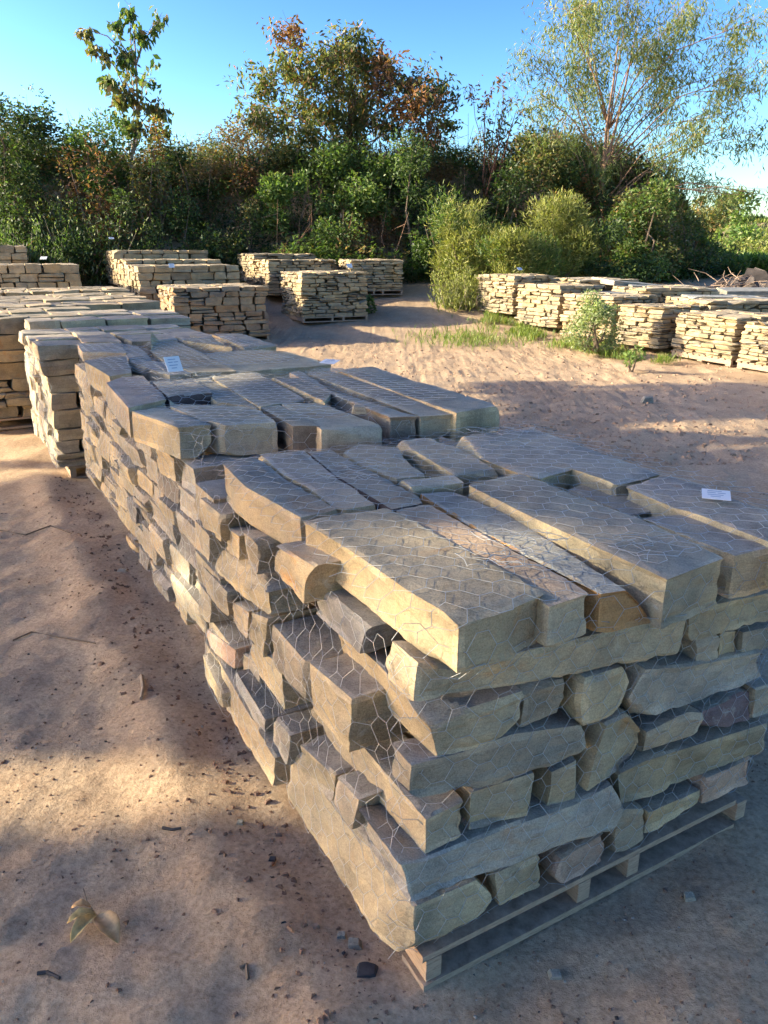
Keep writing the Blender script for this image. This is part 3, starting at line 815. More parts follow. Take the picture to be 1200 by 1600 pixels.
netting('hexagonal netting over the second stack back, tangled beside its tag', ('P2',), [
    (O2 + UP * .1 - LV * .02, RV, UP, -LV, 1.15, .92, .06),
    (O2 + LV * 1.4 + UP * .1, -LV, UP, -RV, 1.4, .92, .06),
    (O2 + UP * 1.04, RV, LV, UP, 1.2, 1.4, .05)], .0008, 2, ex2)
netting('hexagonal netting sagging off the third stack back', ('P3',), [
    (O3 + LV * 1.4 + UP * .1, -LV, UP, -RV, 1.4, .92, .06),
    (O3 + UP * 1.04, RV, LV, UP, 1.15, 1.4, .05)], .0011, 3)
netting('hexagonal netting round the fourth stack back', ('P4',), [
    (O4 + LV * 1.4 + UP * .1, -LV, UP, -RV, 1.4, .92, .06)], .0012, 4)

# ------------------------------------------------------------------ tags
def tag(label, px, py, z, w, h, rz, tilt, d=None):
    c = un(px, py, z) if d is None else at(px, py, d)
    t = empty('paper_tag', tuple(c), rz); prop(t, label, 'tag', 'white tags wired to the stacks')
    t.rotation_euler = (tilt, 0, rz)
    m = MB(); m.box((-w / 2, -h / 2, 0), (w, 0, 0), (0, h, 0), (0, 0, .0012)); m.build('card', TAG, t)
    m = MB()
    for k, (a, b, L) in enumerate([(-.3, .28, .5), (-.32, .1, .3), (.05, .1, .28), (-.3, -.1, .55), (-.2, -.28, .35)]):
        m.box((a * w, b * h, .0016), (L * w, 0, 0), (0, h * .05, 0), (0, 0, .0006))
    m.build('writing', INK, t)
    m = MB(); m.tube([(0, h * .45, .002), (0, h * .5, .01), (0.005, h * .55, -.01)], .001, 4); m.build('tie', WIRE, t)
tag('white tag lying on the nearest stack near the right edge', 1119, 773, 1.005, .075, .065, R(-20), R(8))
tag('white diamond-shaped tag standing in tangled wire on the second stack', 271, 569, 1.10, .085, .085, R(40), R(60))
tag('bluish tag on the right rear corner of the second stack', 515, 565, 1.06, .10, .07, R(-30), R(12))
tag('white tag on the raised left stack edge', 68, 403, 0, .12, .08, R(0), R(35), 14.6)
tag('white tag on the stack behind the brown-faced one', 268, 415, 0, .11, .10, R(20), R(50), 15.9)
tag('white tag on the corner of the thin-stone stack', 546, 415, 0, .11, .10, R(20), R(50), 15.9)
tag('pale tag at the far left end of the brown row', 174, 372, 0, .12, .08, R(30), R(30), 19.2)
tag('pale tag on the far end of the right row', 812, 420, 0, .12, .08, R(30), R(40), 16.8)

# ------------------------------------------------------------------ plants
def leafmesh(name, cen, size, col, parent=None, asp=.45, droop=0.0, outward=None, seed=0, fold=.12, matl=None, dirs=None):
    """one mesh of leaf-shaped faces; cen (N,3), size (N,), col (N,3)"""
    r = np.random.RandomState(seed); n = len(cen)
    if dirs is None:
        dirs = r.normal(size=(n, 3)); dirs[:, 2] = dirs[:, 2] * .6 - droop
        if outward is not None: dirs += outward * .8
    dirs = dirs / (np.linalg.norm(dirs, axis=1)[:, None] + 1e-9)
    sv = np.cross(dirs, r.normal(size=(n, 3))); sv /= (np.linalg.norm(sv, axis=1)[:, None] + 1e-9)
    nn = np.cross(dirs, sv); L = np.asarray(size)[:, None]
    a = cen; c = cen + dirs * L
    mid = cen + dirs * L * .45
    b = mid + sv * L * asp * .5 + nn * L * fold; d = mid - sv * L * asp * .5 + nn * L * fold
    v = np.stack([a, b, c, d], 1).reshape(-1, 3); f = np.arange(n * 4).reshape(n, 4)
    o = np.array(parent.location) if parent is not None else np.zeros(3)
    me = mesh_np(name, v - o, f, 4, np.clip(col, 0, 1))
    return link(name, me, parent, matl or LEAF)
PAL = {
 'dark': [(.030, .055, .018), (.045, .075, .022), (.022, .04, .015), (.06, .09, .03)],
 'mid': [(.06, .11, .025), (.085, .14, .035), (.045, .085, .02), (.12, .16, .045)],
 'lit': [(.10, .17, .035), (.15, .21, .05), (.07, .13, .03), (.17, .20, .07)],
 'rust': [(.16, .075, .03), (.22, .11, .045), (.10, .06, .03), (.12, .12, .04), (.26, .13, .07)],
 'tan': [(.25, .19, .09), (.20, .17, .07), (.15, .15, .05), (.28, .20, .12), (.22, .13, .06)],
 'feather': [(.17, .19, .045), (.21, .22, .06), (.12, .14, .035), (.24, .24, .085)],
 'willow': [(.10, .135, .035), (.14, .165, .05), (.08, .11, .03), (.18, .18, .075)],
 'sumac': [(.075, .10, .03), (.11, .13, .04), (.055, .075, .025), (.16, .15, .05), (.085, .11, .035)],
 'pale': [(.18, .23, .10), (.24, .28, .14), (.14, .19, .07), (.28, .30, .18)],
 'grass': [(.11, .17, .03), (.16, .21, .045), (.22, .22, .08), (.09, .14, .025)],
 'olive': [(.09, .10, .03), (.13, .13, .045), (.07, .085, .03), (.17, .12, .05), (.12, .15, .05)]}
def colours(kind, n, r, clump=None, var=.25):
    p = np.array(PAL[kind]); c = p[r.randint(len(p), size=n)]
    c = c * (1 + var * (r.rand(n)[:, None] - .5) * 2)
    return c * {'feather': 1.15, 'lit': 1.1, 'mid': 1.15, 'rust': 1.1}.get(kind, 1.2)
def shrub(label, px, dist, top, w, depth, kind, n, size, seed, cat='shrub', lobes=9, name='shrub', base=None, group=None, mix_kind=None, mixp=.2, stems=6, barkm=None, asp=.45, droop=.1, low=0.0):
    r = np.random.RandomState(seed)
    cpos = at(px, 400, dist); bz = zg1(cpos[0], dist) if base is None else at(px, base, dist)[2]
    tz = at(px, top, dist)[2]; H = max(.3, tz - bz); W = w / FOC * dist * .97
    t = empty(name, (cpos[0], dist, bz - .03)); prop(t, label, cat, group)
    lc = []; lr = []
    for k in range(lobes):
        a = r.rand() * 6.28; rad = r.rand() ** .5; zz = low + (1 - low) * r.rand() ** .8
        rw = math.sqrt(max(.05, 1 - (zz * 1.02 - .35) ** 2 / .55)) if zz > .35 else .8 + .2 * zz
        lr_ = r.uniform(.2, .36)
        lc.append((math.cos(a) * rad * W / 2 * rw * .8, math.sin(a) * rad * depth / 2 * .8, H * zz * (1 - lr_ * .55))); lr.append(lr_)
    lc = np.array(lc); lr = np.array(lr)
    which = r.randint(lobes, size=n); dv = r.normal(size=(n, 3)); dv /= np.linalg.norm(dv, axis=1)[:, None]
    rad = r.rand(n) ** .45
    p = lc[which] + dv * (rad * lr[which])[:, None] * np.array((W * .72, depth * .8, H * .72 + .1))
    p[:, 2] = np.abs(p[:, 2]) + .02
    # uneven outline: thin out by noise
    keep = fbm(p, 2.2 / max(.6, W * .5), 3, seed) > -.32; p = p[keep]; dv = dv[keep]; wh = which[keep]
    col = colours(kind, len(p), r)
    if mix_kind:
        mk = r.rand(lobes) < mixp * 1.6; sel = mk[wh] & (r.rand(len(p)) < .75) | (r.rand(len(p)) < mixp * .25)
        col[sel] = colours(mix_kind, sel.sum(), r)
    p = p + np.array(t.location)
    leafmesh('foliage', p, size * r.uniform(.6, 1.4, len(p)), col, t, asp, droop, dv, seed)
    m = MB()
    for k in range(min(stems, lobes)):
        e = lc[k] + np.array((0, 0, lr[k] * H * .3)); b = np.array((r.uniform(-.12, .12) * W, r.uniform(-.1, .1) * depth, 0))
        md = (b + e) / 2 + r.normal(size=3) * .06 * H
        m.tube([b, md, e], [.028 * H ** .5, .016 * H ** .5, .004], 5)
    if stems: m.build('stem', barkm or BARK, t)
    return t
def feather(label, px, dist, top, w, depth, n_st, seed, base=None, kind='feather', fan=.5, name='feathery_shrub', group=None, dens=46, ll=.11):
    """upright wispy plant: many fine stems carrying threads"""
    r = np.random.RandomState(seed)
    cpos = at(px, 400, dist); bz = zg1(cpos[0], dist) if base is None else at(px, base, dist)[2]
    H = at(px, top, dist)[2] - bz; W = w / FOC * dist
    t = empty(name, (cpos[0], dist, bz - .03)); prop(t, label, 'shrub', group)
    P = []; Dn = []; m = MB(); S = []
    for k in range(n_st):
        bx = r.uniform(-.5, .5) * W * .75; by = r.uniform(-.5, .5) * depth * .8
        h = H * r.uniform(.55, 1.0) * (1 - .45 * (2 * bx / W) ** 2); lean = np.array((bx / W * 2 * fan + r.normal() * .18, by * .3 + r.normal() * .15, 1.0))
        tt = np.sort(r.rand(dens)) ** .8; base_ = np.array((bx, by, 0))
        c = base_ + lean * (tt * h)[:, None]; c[:, 0] += .08 * h * np.sin(tt * 2.2 + k)
        dd = r.normal(size=(dens, 3)) * .45 + np.array((lean[0] * .5, lean[1] * .5, 1.0))
        rad = (1.05 - tt)[:, None] * .16 * h ** .5
        c = c + r.normal(size=(dens, 3)) * rad * np.array((1, 1, .4))
        P.append(c); Dn.append(dd); S.append(ll * (1.25 - .6 * tt) * r.uniform(.7, 1.4, dens))
        if k % 3 == 0: m.tube([base_, base_ + lean * h * .5, base_ + lean * h * .85], [.008, .006, .003], 4)
    P = np.concatenate(P) + np.array(t.location); Dn = np.concatenate(Dn); S = np.concatenate(S)
    leafmesh('foliage', P, S, colours(kind, len(P), r), t, .24, 0, None, seed, .03, None, Dn)
    m.build('stem', BARKL, t)
    return t
def tree(label, px, base_y, dist, top, w, kind, n, lsize, seed, name, nl=5, trunk_r=.09, barkm=None, cat='tree', asp=.4, droop=.3, spread=.5, multi=1, twig=3, base_z=None, crown_low=.3, mix_kind=None, mixp=.2, cl=.32, group=None, skew=0.0):
    """tapered trunk(s), limbs, twigs, and leaves gathered round the twig ends"""
    r = np.random.RandomState(seed); rr = random.Random(seed)
    b = at(px, base_y, dist); bz = zg1(b[0], dist) if base_z is None else b[2]
    H = at(px, top, dist)[2] - bz; W = w / FOC * dist
    t = empty(name, (b[0], dist, bz - .05)); prop(t, label, cat, group)
    m = MB(); tips = []; lw = []
    def branch(p, d, L, rad, lev):
        pts = [p]; k = 4
        for i in range(k):
            d = d + np.array((rr.gauss(0, .13), rr.gauss(0, .13), rr.gauss(.02, .08))); d /= np.linalg.norm(d)
            pts.append(pts[-1] + d * L / k)
        m.tube(pts, [rad * (1 - .6 * i / k) for i in range(k + 1)], 6 if lev < 2 else 4, lev == 0)
        if lev >= 1: tips.append(pts[-1]); tips.append(pts[-2])
        if lev >= 2: tips.append(pts[2])
        if lev < twig:
            for _ in range(nl if lev < 2 else 3):
                s = rr.uniform(.35, 1.0) if lev else rr.uniform(crown_low, 1.0)
                i = min(k - 1, int(s * k)); q = pts[i] + (pts[i + 1] - pts[i]) * (s * k - i)
                a = rr.uniform(0, 6.28); sp_ = spread * rr.uniform(.7, 1.3)
                nd = d * (1 - sp_ * .5) + np.array((math.cos(a), math.sin(a), rr.uniform(-.15, .35))) * sp_ * 1.2
                branch(q, nd / np.linalg.norm(nd), L * rr.uniform(.42, .68), rad * .5 * (1.1 - .4 * s), lev + 1)
    for k in range(multi):
        a = k * 2.4 + rr.random(); tilt = 0 if multi == 1 else .32
        d = np.array((math.cos(a) * tilt + skew, math.sin(a) * tilt * .8, 1.0)); d /= np.linalg.norm(d)
        branch(np.array((math.cos(a) * .08 * (multi > 1), math.sin(a) * .08 * (multi > 1), 0)), d, H * .72, trunk_r, 0)
    V_ = np.array(m.v); T_ = np.array(tips)
    # fit the limb structure into the height and width of the crown
    sz = H / max(.1, T_[:, 2].max() + .1); sx = W / max(.1, np.percentile(T_[:, 0], 98) - np.percentile(T_[:, 0], 2)) * .9; sx = min(max(sx, .5), 2.2)
    cx = (np.percentile(T_[:, 0], 98) + np.percentile(T_[:, 0], 2)) / 2
    f = lambda q: np.stack([q[:, 0] * sx - cx * sx * np.clip(q[:, 2] / H, 0, 1) * .8, q[:, 1] * (.6 + .4 * sx), q[:, 2] * sz], -1)
    m.v = [tuple(q) for q in f(V_)]; T_ = f(T_)
    m.build('trunk', barkm or BARK, t, True)
    T_ = T_[T_[:, 2] > H * crown_low * .8]
    wch = r.randint(len(T_), size=n); p = T_[wch] + r.normal(size=(n, 3)) * cl * np.array((1, 1, .8)); p[:, 2] -= np.abs(r.normal(size=n)) * cl * droop * 1.2
    p = p[p[:, 2] < H * 1.05]
    col = colours(kind, len(p), r)
    if mix_kind:
        sel = (fbm(p, .7, 2, seed) > .35 - mixp) & (r.rand(len(p)) < .7) | (r.rand(len(p)) < mixp * .2); col[sel] = colours(mix_kind, sel.sum(), r)
    leafmesh('crown', p + np.array(t.location), lsize * r.uniform(.6, 1.35, len(p)), col, t, asp, droop, None, seed)
    return t

# --- trees
def lobetree(label, px, base_y, dist, lobes, kind, per, lsize, seed, name, trunk_r, barkm, asp=.35, droop=.4, depth=.8, base_z=True, mix_kind=None, mixp=.2, trunks=1, via=None, hollow=.5, twigs=4, hang=0.0, ff=.5):
    """a crown of separate leaf masses (px, py, radius), each carried by its own limb and twigs from the trunk"""
    r = np.random.RandomState(seed); b = at(px, base_y, dist); bz = zg1(b[0], dist) if base_z else b[2]
    org = np.array((b[0], dist, bz - .05)); t = empty(name, tuple(org)); prop(t, label, 'tree')
    m = MB(); P = []; Cc = []
    sc = dist / FOC
    top = np.array(at(via[0], via[1], dist)) - org if via else np.array((0, 0, 1.5))
    forks = [np.array((0, 0, 0.0)) + top * f + r.normal(size=3) * .04 for f in (0, .25, .5, .75, 1.0)]
    for k in range(trunks):
        o = np.array((r.uniform(-.25, .25), r.uniform(-.2, .2), 0)) * (trunks > 1)
        sh = np.array((r.normal() * .35, r.normal() * .3, 0)) * (trunks > 1)
        m.tube([forks[0] + o, forks[1] + o * .8 + sh * .3, forks[2] + sh * .6, forks[3] + sh * .8, forks[4] + sh], [trunk_r, trunk_r * .8, trunk_r * .62, trunk_r * .45, trunk_r * .2], 7)
    for (lx, ly, lr) in lobes:
        dy = r.uniform(-1, 1) * depth; c = np.array(at(lx, ly, dist)) - org; c[1] += dy; R_ = lr * sc
        f0 = forks[min(4 if ff > .7 else 3, int(np.clip((c[2] / max(.1, top[2]) * ff), 0, .99) * 4))]
        md = (f0 + c) / 2 + np.array((0, 0, .12 * np.linalg.norm(c - f0))) + r.normal(size=3) * .1
        m.tube([f0, f0 * .5 + md * .5 + r.normal(size=3) * .04, md, md * .5 + c * .5, c], [trunk_r * .42, trunk_r * .34, trunk_r * .26, trunk_r * .17, trunk_r * .08], 5)
        tips = []
        for q in range(twigs + int(R_ * 6)):
            st = md + (c - md) * r.uniform(.2, 1.0); d = r.normal(size=3); d /= np.linalg.norm(d); d[2] = d[2] * .7 + .12
            e = c + d * R_ * r.uniform(.55, 1.1); mid = (st + e) / 2 + r.normal(size=3) * .06
            m.tube([st, mid, e], [trunk_r * .11, trunk_r * .08, .003], 4, False)
            for f in (.35, .6, .8, 1.0): tips.append(st * (1 - f) ** 2 + 2 * mid * f * (1 - f) + e * f * f)
        tips = np.array(tips); n = int(per * (lr / 40.0) ** 2); w = r.randint(len(tips), size=n)
        off = r.normal(size=(n, 3)) * R_ * .22
        p = tips[w] + off; p[:, 2] -= np.abs(r.normal(size=n)) * hang
        # keep leaves in sprays with gaps between them
        kp = noise(p + 50, 2.6, seed) + .5 * noise(p + 50, 6, seed + 1) > -.35 + hollow * .3; p = p[kp]
        kk = kind if not (mix_kind and r.rand() < mixp) else mix_kind
        cc = colours(kk, len(p), r)
        if mix_kind: s_ = r.rand(len(p)) < .15; cc[s_] = colours(mix_kind, s_.sum(), r)
        P.append(p); Cc.append(cc)
    m.build('trunk', barkm, t, True)
    P = np.concatenate(P); Cc = np.concatenate(Cc)
    leafmesh('crown', P + org, lsize * r.uniform(.6, 1.35, len(P)), Cc, t, asp, droop, None, seed)
    return t
lobetree('tall airy willow with fine drooping leaves and reddish trunk at right', 938, 275, 23.0,
  [(870, 30, 48), (845, 90, 42), (840, 150, 38), (850, 215, 34), (920, -30, 60), (1000, -20, 60), (1080, -5, 55), (1150, 50, 48), (1185, 90, 34), (925, 60, 55), (1000, 60, 60), (1075, 80, 55), (1140, 130, 46), (905, 130, 44), (970, 140, 50),
   (1040, 150, 55), (1105, 190, 48), (1160, 210, 34), (890, 205, 36), (960, 215, 40), (1030, 225, 46), (1095, 255, 42), (1150, 280, 34), (1000, 275, 36), (1055, 290, 32), (925, 255, 30), (1180, 310, 20), (1120, 310, 24)],
  'willow', 1050, .17, 5, 'willow_tree', .06, BARKW, .16, 1.3, 1.5, True, None, .2, 2, (975, 60), .4, 6, .25)
lobetree('slender young tree with large dangling leaves on a pale straight trunk', 207, 302, 23.2,
  [(205, 10, 14), (180, 40, 15), (135, 48, 12), (155, 75, 14), (225, 55, 16), (252, 18, 12), (262, 45, 10), (195, 95, 20), (222, 105, 22), (180, 125, 18), (205, 145, 26), (238, 160, 20), (185, 180, 16), (228, 195, 18), (250, 200, 14), (205, 200, 14)],
  'mid', 620, .20, 8, 'young_tree', .06, BARKL, .5, 1.5, .4, True, 'olive', .3, 1, (212, 30), .1, 3, .05, .85)
lobetree('broad irregular sumac with browning leaflets on the crest of the bank', 540, 245, 24.5,
  [(452, 58, 26), (432, 95, 30), (400, 135, 30), (385, 175, 26), (470, 120, 36), (510, 75, 30), (540, 65, 26), (520, 120, 40), (565, 90, 36), (590, 85, 26), (570, 140, 44), (610, 125, 36), (640, 125, 34), (655, 165, 38), (690, 150, 28), (700, 180, 22),
   (610, 180, 36), (450, 170, 38), (500, 175, 34), (415, 200, 26), (550, 195, 32), (660, 205, 26), (480, 215, 24), (365, 150, 14), (690, 130, 16)],
  'sumac', 1150, .17, 12, 'sumac_tree', .05, BARK, .36, .8, 1.3, True, 'rust', .10, 5, (550, 130), .0, 5, .05)
lobetree('small open sumac with red stems between the big sumac and the willow', 770, 250, 24.0,
  [(738, 132, 13), (760, 150, 15), (785, 130, 14), (800, 150, 14), (775, 175, 18), (750, 190, 16), (795, 190, 18), (820, 170, 12), (765, 215, 16), (800, 220, 18)],
  'olive', 420, .15, 15, 'sumac_tree', .035, BARKR, .34, .8, .4, True, 'rust', .5, 3, (775, 170), .2, 3, .03)
# --- bushes on and below the bank
G = 'bushes on the overgrown bank'
B_ = [
 ('large dark evergreen-looking bush at the far left skyline', 40, 22.0, 122, 215, 3.0, 'dark', 11000, .11, 21, dict(lobes=14)),
 ('leafy green bush with bare twigs left of the young tree', 165, 22.5, 165, 150, 2.4, 'mid', 5200, .11, 22, dict(mix_kind='olive')),
 ('pinkish-red leaved shrub beside the young tree', 160, 20.8, 195, 110, 1.4, 'rust', 2000, .10, 23, dict(mix_kind='mid', mixp=.3)),
 ('brown and green bush right of the young tree', 250, 22.0, 190, 90, 1.6, 'olive', 2600, .10, 24, dict(mix_kind='rust')),
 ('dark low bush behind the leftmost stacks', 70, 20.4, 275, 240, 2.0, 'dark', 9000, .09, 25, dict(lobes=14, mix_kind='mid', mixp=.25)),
 ('dark bush behind the long tan row', 215, 20.6, 300, 110, 1.5, 'dark', 3400, .09, 26, {}),
 ('rust and straw coloured shrub on the crest left of the sumac', 400, 23.6, 180, 150, 2.0, 'rust', 3600, .10, 27, dict(mix_kind='tan', mixp=.5)),
 ('straw-coloured weeds on the crest between young tree and sumac', 320, 24.0, 215, 160, 2.0, 'tan', 3800, .12, 28, dict(mix_kind='mid', mixp=.35, asp=.2)),
 ('bright green leafy bush below the big sumac', 560, 22.6, 205, 150, 2.2, 'lit', 6500, .10, 29, dict(mix_kind='mid', mixp=.5)),
 ('green trailing bush above the middle stacks', 470, 21.8, 270, 180, 1.6, 'mid', 6200, .10, 30, dict(mix_kind='lit', mixp=.4)),
 ('olive bush directly behind the middle stacks', 390, 21.2, 305, 110, 1.4, 'olive', 3000, .09, 31, dict(mix_kind='dark', mixp=.4)),
 ('deep green bush behind the thin-stone stack', 530, 21.0, 310, 120, 1.3, 'mid', 3800, .09, 32, dict(mix_kind='olive')),
 ('very dark tall bush left of the yellow-green feathery shrubs', 650, 22.0, 215, 130, 2.0, 'dark', 6500, .10, 33, dict(mix_kind='mid', mixp=.2)),
 ('dark rounded bush below the small sumac', 800, 22.6, 205, 190, 2.2, 'dark', 7500, .10, 34, dict(mix_kind='olive', mixp=.25)),
 ('dark bush under the willow trunks', 890, 22.6, 245, 150, 2.0, 'dark', 4200, .10, 35, dict(mix_kind='rust', mixp=.2)),
 ('brown-green dense bush right of the feathery shrubs', 1010, 21.0, 283, 170, 2.4, 'olive', 9500, .10, 36, dict(lobes=13, mix_kind='mid', mixp=.35)),
 ('dark green bush at the right end of the bank', 1085, 21.6, 320, 90, 1.8, 'dark', 3600, .09, 37, dict(mix_kind='olive', mixp=.3)),
 ('dark crest bush between the young tree and the rust shrub', 290, 23.4, 218, 130, 2.0, 'mid', 4200, .10, 40, dict(mix_kind='dark', mixp=.5)),
 ('dark thicket under the left half of the big sumac', 455, 23.6, 222, 170, 2.0, 'dark', 5200, .10, 41, dict(mix_kind='olive', mixp=.4)),
 ('dark thicket under the right half of the big sumac', 640, 23.6, 212, 150, 2.0, 'dark', 5000, .10, 42, dict(mix_kind='mid', mixp=.3)),
 ('dark bush filling the hollow behind the tan row', 300, 21.4, 300, 100, 1.4, 'dark', 3600, .09, 43, dict(mix_kind='mid', mixp=.3)),
 ('dark bush below the left skyline bush', 20, 21.0, 215, 150, 1.8, 'dark', 5200, .10, 44, {}),
 ('dark bush low behind the right row', 960, 19.8, 345, 150, 1.4, 'dark', 4800, .09, 38, dict(mix_kind='mid', mixp=.2)),
 ('low dark bush behind the far end of the right row', 690, 20.5, 330, 110, 1.2, 'mid', 3600, .09, 39, dict(mix_kind='dark', mixp=.4)),
]
for lb, px, d_, top, w, dep, kind, n, sz, sd, kw in B_:
    shrub(lb, px, d_, top, w, dep, kind, n, sz, sd, group=G, **kw)
FG = 'yellow-green feathery shrubs'
for lb, px, d_, top, w, dep, n, sd in [('tall yellow-green feathery shrub left of its two neighbours', 716, 19.8, 272, 125, 1.3, 15000, 51), ('middle yellow-green feathery shrub, the broadest and lowest of three', 790, 19.2, 345, 175, 1.4, 17000, 52),
                             ('right-hand yellow-green feathery shrub below the willow', 880, 19.8, 298, 140, 1.3, 14000, 53)]:
    shrub(lb, px, d_, top, w, dep, 'feather', n, .13, sd, name='feathery_shrub', group=FG, lobes=16, asp=.15, droop=-.9, stems=4, mix_kind='mid', mixp=.12)
feather('low bright feathery weed at the far end of the right row', 722, 17.6, 408, 75, .8, 70, 54, ll=.09)
feather('pale feathery weed in front of the dark bush at left', 130, 20.2, 280, 110, .8, 26, 55, kind='pale', fan=.8, dens=26)
feather('soft green feathery weed at the left edge', 30, 19.4, 330, 130, 1.0, 50, 56, kind='mid')
shrub('pale grey-green small-leaved shrub in front of the right row', 938, 12.7, 456, 118, .6, 'pale', 6500, .05, 61, lobes=12, stems=8, base=545, low=.1)
shrub('small bright weed at the end of the grass strip', 1004, 10.9, 540, 42, .35, 'lit', 260, .055, 62, cat='weed', name='weed', lobes=6, stems=3, base=582)
shrub('green weed tuft at the foot of the small middle stack', 575, 17.2, 462, 34, .4, 'mid', 420, .07, 63, cat='weed', name='weed', lobes=5, stems=3, base=488)
# far trees
for lb, px, d_, top, w, n, sd, kd in [('distant rounded green tree on the horizon', 1132, 75, 296, 56, 2600, 71, 'mid'), ('far low treeline bush at the right edge', 1182, 85, 343, 60, 1800, 72, 'dark'),
                       ('far olive bush left of the distant rounded tree', 1098, 60, 305, 60, 2200, 73, 'olive'), ('far pale yellow-green bush in the field', 1150, 48, 352, 70, 2000, 74, 'lit'), ('small far bright bush at the right edge', 1190, 42, 366, 40, 1200, 75, 'feather')]:
    shrub(lb, px, d_, top, w, 5.0, kd, n, .009 * d_ ** .9, sd, cat='tree', name='distant_tree', group='far trees beyond the bank', stems=3)

# --- ground cover: what nobody could count
def cover(name, label, x, y, h, size, kind_fn, seed, asp=.3, up=.3):
    r = np.random.RandomState(seed); n = len(x)
    p = np.stack([x, y, zg(x, y, False) + h], -1); dr = r.normal(size=(n, 3)) * .7; dr[:, 2] = np.abs(dr[:, 2]) * up + up * .5
    col = kind_fn(p, r)
    o = leafmesh(name, p, size * r.uniform(.6, 1.5, n), col, None, asp, 0, None, seed, .08, None, dr)
    return prop(o, label, name.replace('_', ' '), None, 'stuff')
r = np.random.RandomState(3)
n = 240000; x = r.uniform(-16, 10.5, n); y = bank_line(x) + r.uniform(-.5, 9, n) ** 1.0
q3 = np.stack([x, y, 0 * x], -1); cz = fbm(q3, .9, 3, 31)
bare = (np.abs(x + 5.9 + .4 * cz) < .5) & (y - bank_line(x) < 1.5)
keep = (r.rand(n) < np.clip(1.0 + .4 * cz, .2, 1)) & ~(bare & (r.rand(n) < .93)) & (x < 10.2 - .1 * (y - 20)); x, y, cz = x[keep], y[keep], cz[keep]
h = r.rand(len(x)) ** 1.2 * np.clip(.75 + .8 * cz, .25, 1.6)
def bank_col(p, r):
    z = fbm(p, .55, 3, 77); c = colours('mid', len(p), r)
    for kd, lo, hi in (('dark', -9, -.12), ('olive', -.12, .06), ('lit', .30, .38), ('tan', .38, .6), ('rust', .6, 9)):
        s_ = (z > lo) & (z < hi); c[s_] = colours(kd, s_.sum(), r)
    top = p[:, 1] - bank_line(p[:, 0]) > 3.2; s_ = top & (r.rand(len(p)) < .45); c[s_] = colours('tan', s_.sum(), r)
    return c
cover('undergrowth', 'tangled green and brown undergrowth covering the bank', x, y, h, .125, bank_col, 5, .4)
m = MB(); r_ = np.random.RandomState(12)
for k in range(520):
    x_ = r_.uniform(-13, 9); y_ = float(bank_line(x_)) + r_.uniform(.5, 5.5); z_ = zg1(x_, y_); L = r_.uniform(.5, 1.7)
    a = np.array((x_, y_, z_)); d = np.array((r_.normal() * .3, r_.normal() * .2, 1.0)); b = a + d * L * .5 + r_.normal(size=3) * .06; c_ = a + d * L + r_.normal(size=3) * .12
    m.tube([a, b, c_], [.011, .009, .004], 4, False)
    for q in range(3): m.tube([b + (c_ - b) * q * .3, b + (c_ - b) * q * .3 + r_.normal(size=3) * .22], [.006, .003], 3, False)
prop(m.build('dry_stalks', plain('dry_stalk', (.27, .16, .10), .9, .1, 0, 3)), 'dead reddish-brown stalks sticking out of the bank undergrowth', 'dry stalks', None, 'stuff')
# grass strip at the foot of the right row
n = 7000; tt = r.rand(n); gx_ = 2.0 + (4.55 - 2.0) * tt + r.normal(size=n) * .22 - .12; gy_ = 17.3 + (11.4 - 17.3) * tt + r.normal(size=n) * .2
q3 = np.stack([gx_, gy_, 0 * gx_], -1); k_ = noise(q3, 1.6, 6) + .6 * noise(q3, 5, 7) > .12
x, y = gx_[k_], gy_[k_]
x2 = r.normal(size=1200) * .55 + 1.6; y2 = r.normal(size=1200) * .5 + 14.6
x = np.r_[x, x2]; y = np.r_[y, y2]
cover('grass', 'short green and yellow grass along the foot of the right row', x, y, r.rand(len(x)) * .02, .13, lambda p, r_: colours('grass', len(p), r_), 6, .1, 1.2)
# field far right
n = 22000; y = 24 + r.rand(n) ** 2 * 60; x = r.uniform(.36, .62, n) * y
cover('field_grass', 'yellow-green rough grass of the field beyond', x, y, r.rand(n) * .3, .30, lambda p, r_: colours('grass', len(p), r_), 8, .25, .9)

# ------------------------------------------------------------------ trees outside the left edge, shading the near yard
TT = math.tan(R(SUN_EL))
def pq(px, py, z=None, plane=None):
    w = un(px, py, z) if z is not None else un_plane(px, py, O1, RV)
    return w[1], w[2] + w[0] * TT
LITW = [  # gaps through which the sun reaches: (y, q, ry, rq, softness)
 (*pq(640, 880, .99), .27, .12), (*pq(610, 990, None), .20, .07), (*pq(90, 1243, 0), .115, .34), 
 (*pq(272, 905, None), .16, .08), (*pq(350, 1060, None), .10, .10), (*pq(780, 860, .98), .12, .04), (*pq(325, 600, 1.0), .25, .03), (*pq(390, 590, 1.0), .15, .05)]
print('windows', [tuple(round(v, 2) for v in w) for w in LITW])
rs = np.random.RandomState(9)
n = 330000
Yc = rs.uniform(-3.2, 10.6, n); Qc = rs.uniform(-3.2, 3.4, n)
q3 = np.stack([Yc, Qc, 0 * Yc], -1)
e_ = .12 * fbm(q3, 1.6, 3, 3)
keep = np.ones(n, bool)
keep &= ~((Yc > 5.5 + e_ * 2) & (Qc < .02 + e_))                       # sun reaches under the crowns there
keep &= ~((Yc > 7.9 + e_ * 2) & (Qc < .55 + e_))
streak = noise(np.stack([Yc * 2.3, Qc * .45, 0 * Yc], -1), 1.0, 12) + .55 * noise(np.stack([Yc * 6, Qc * 1.1, 0 * Yc], -1), 1.0, 13)
keep &= ~((Yc > 6.3) & (Qc > .95) & (streak < -.22 + .4 * (Yc > 9.2)))
keep &= ~((Yc > 10.2 + e_))
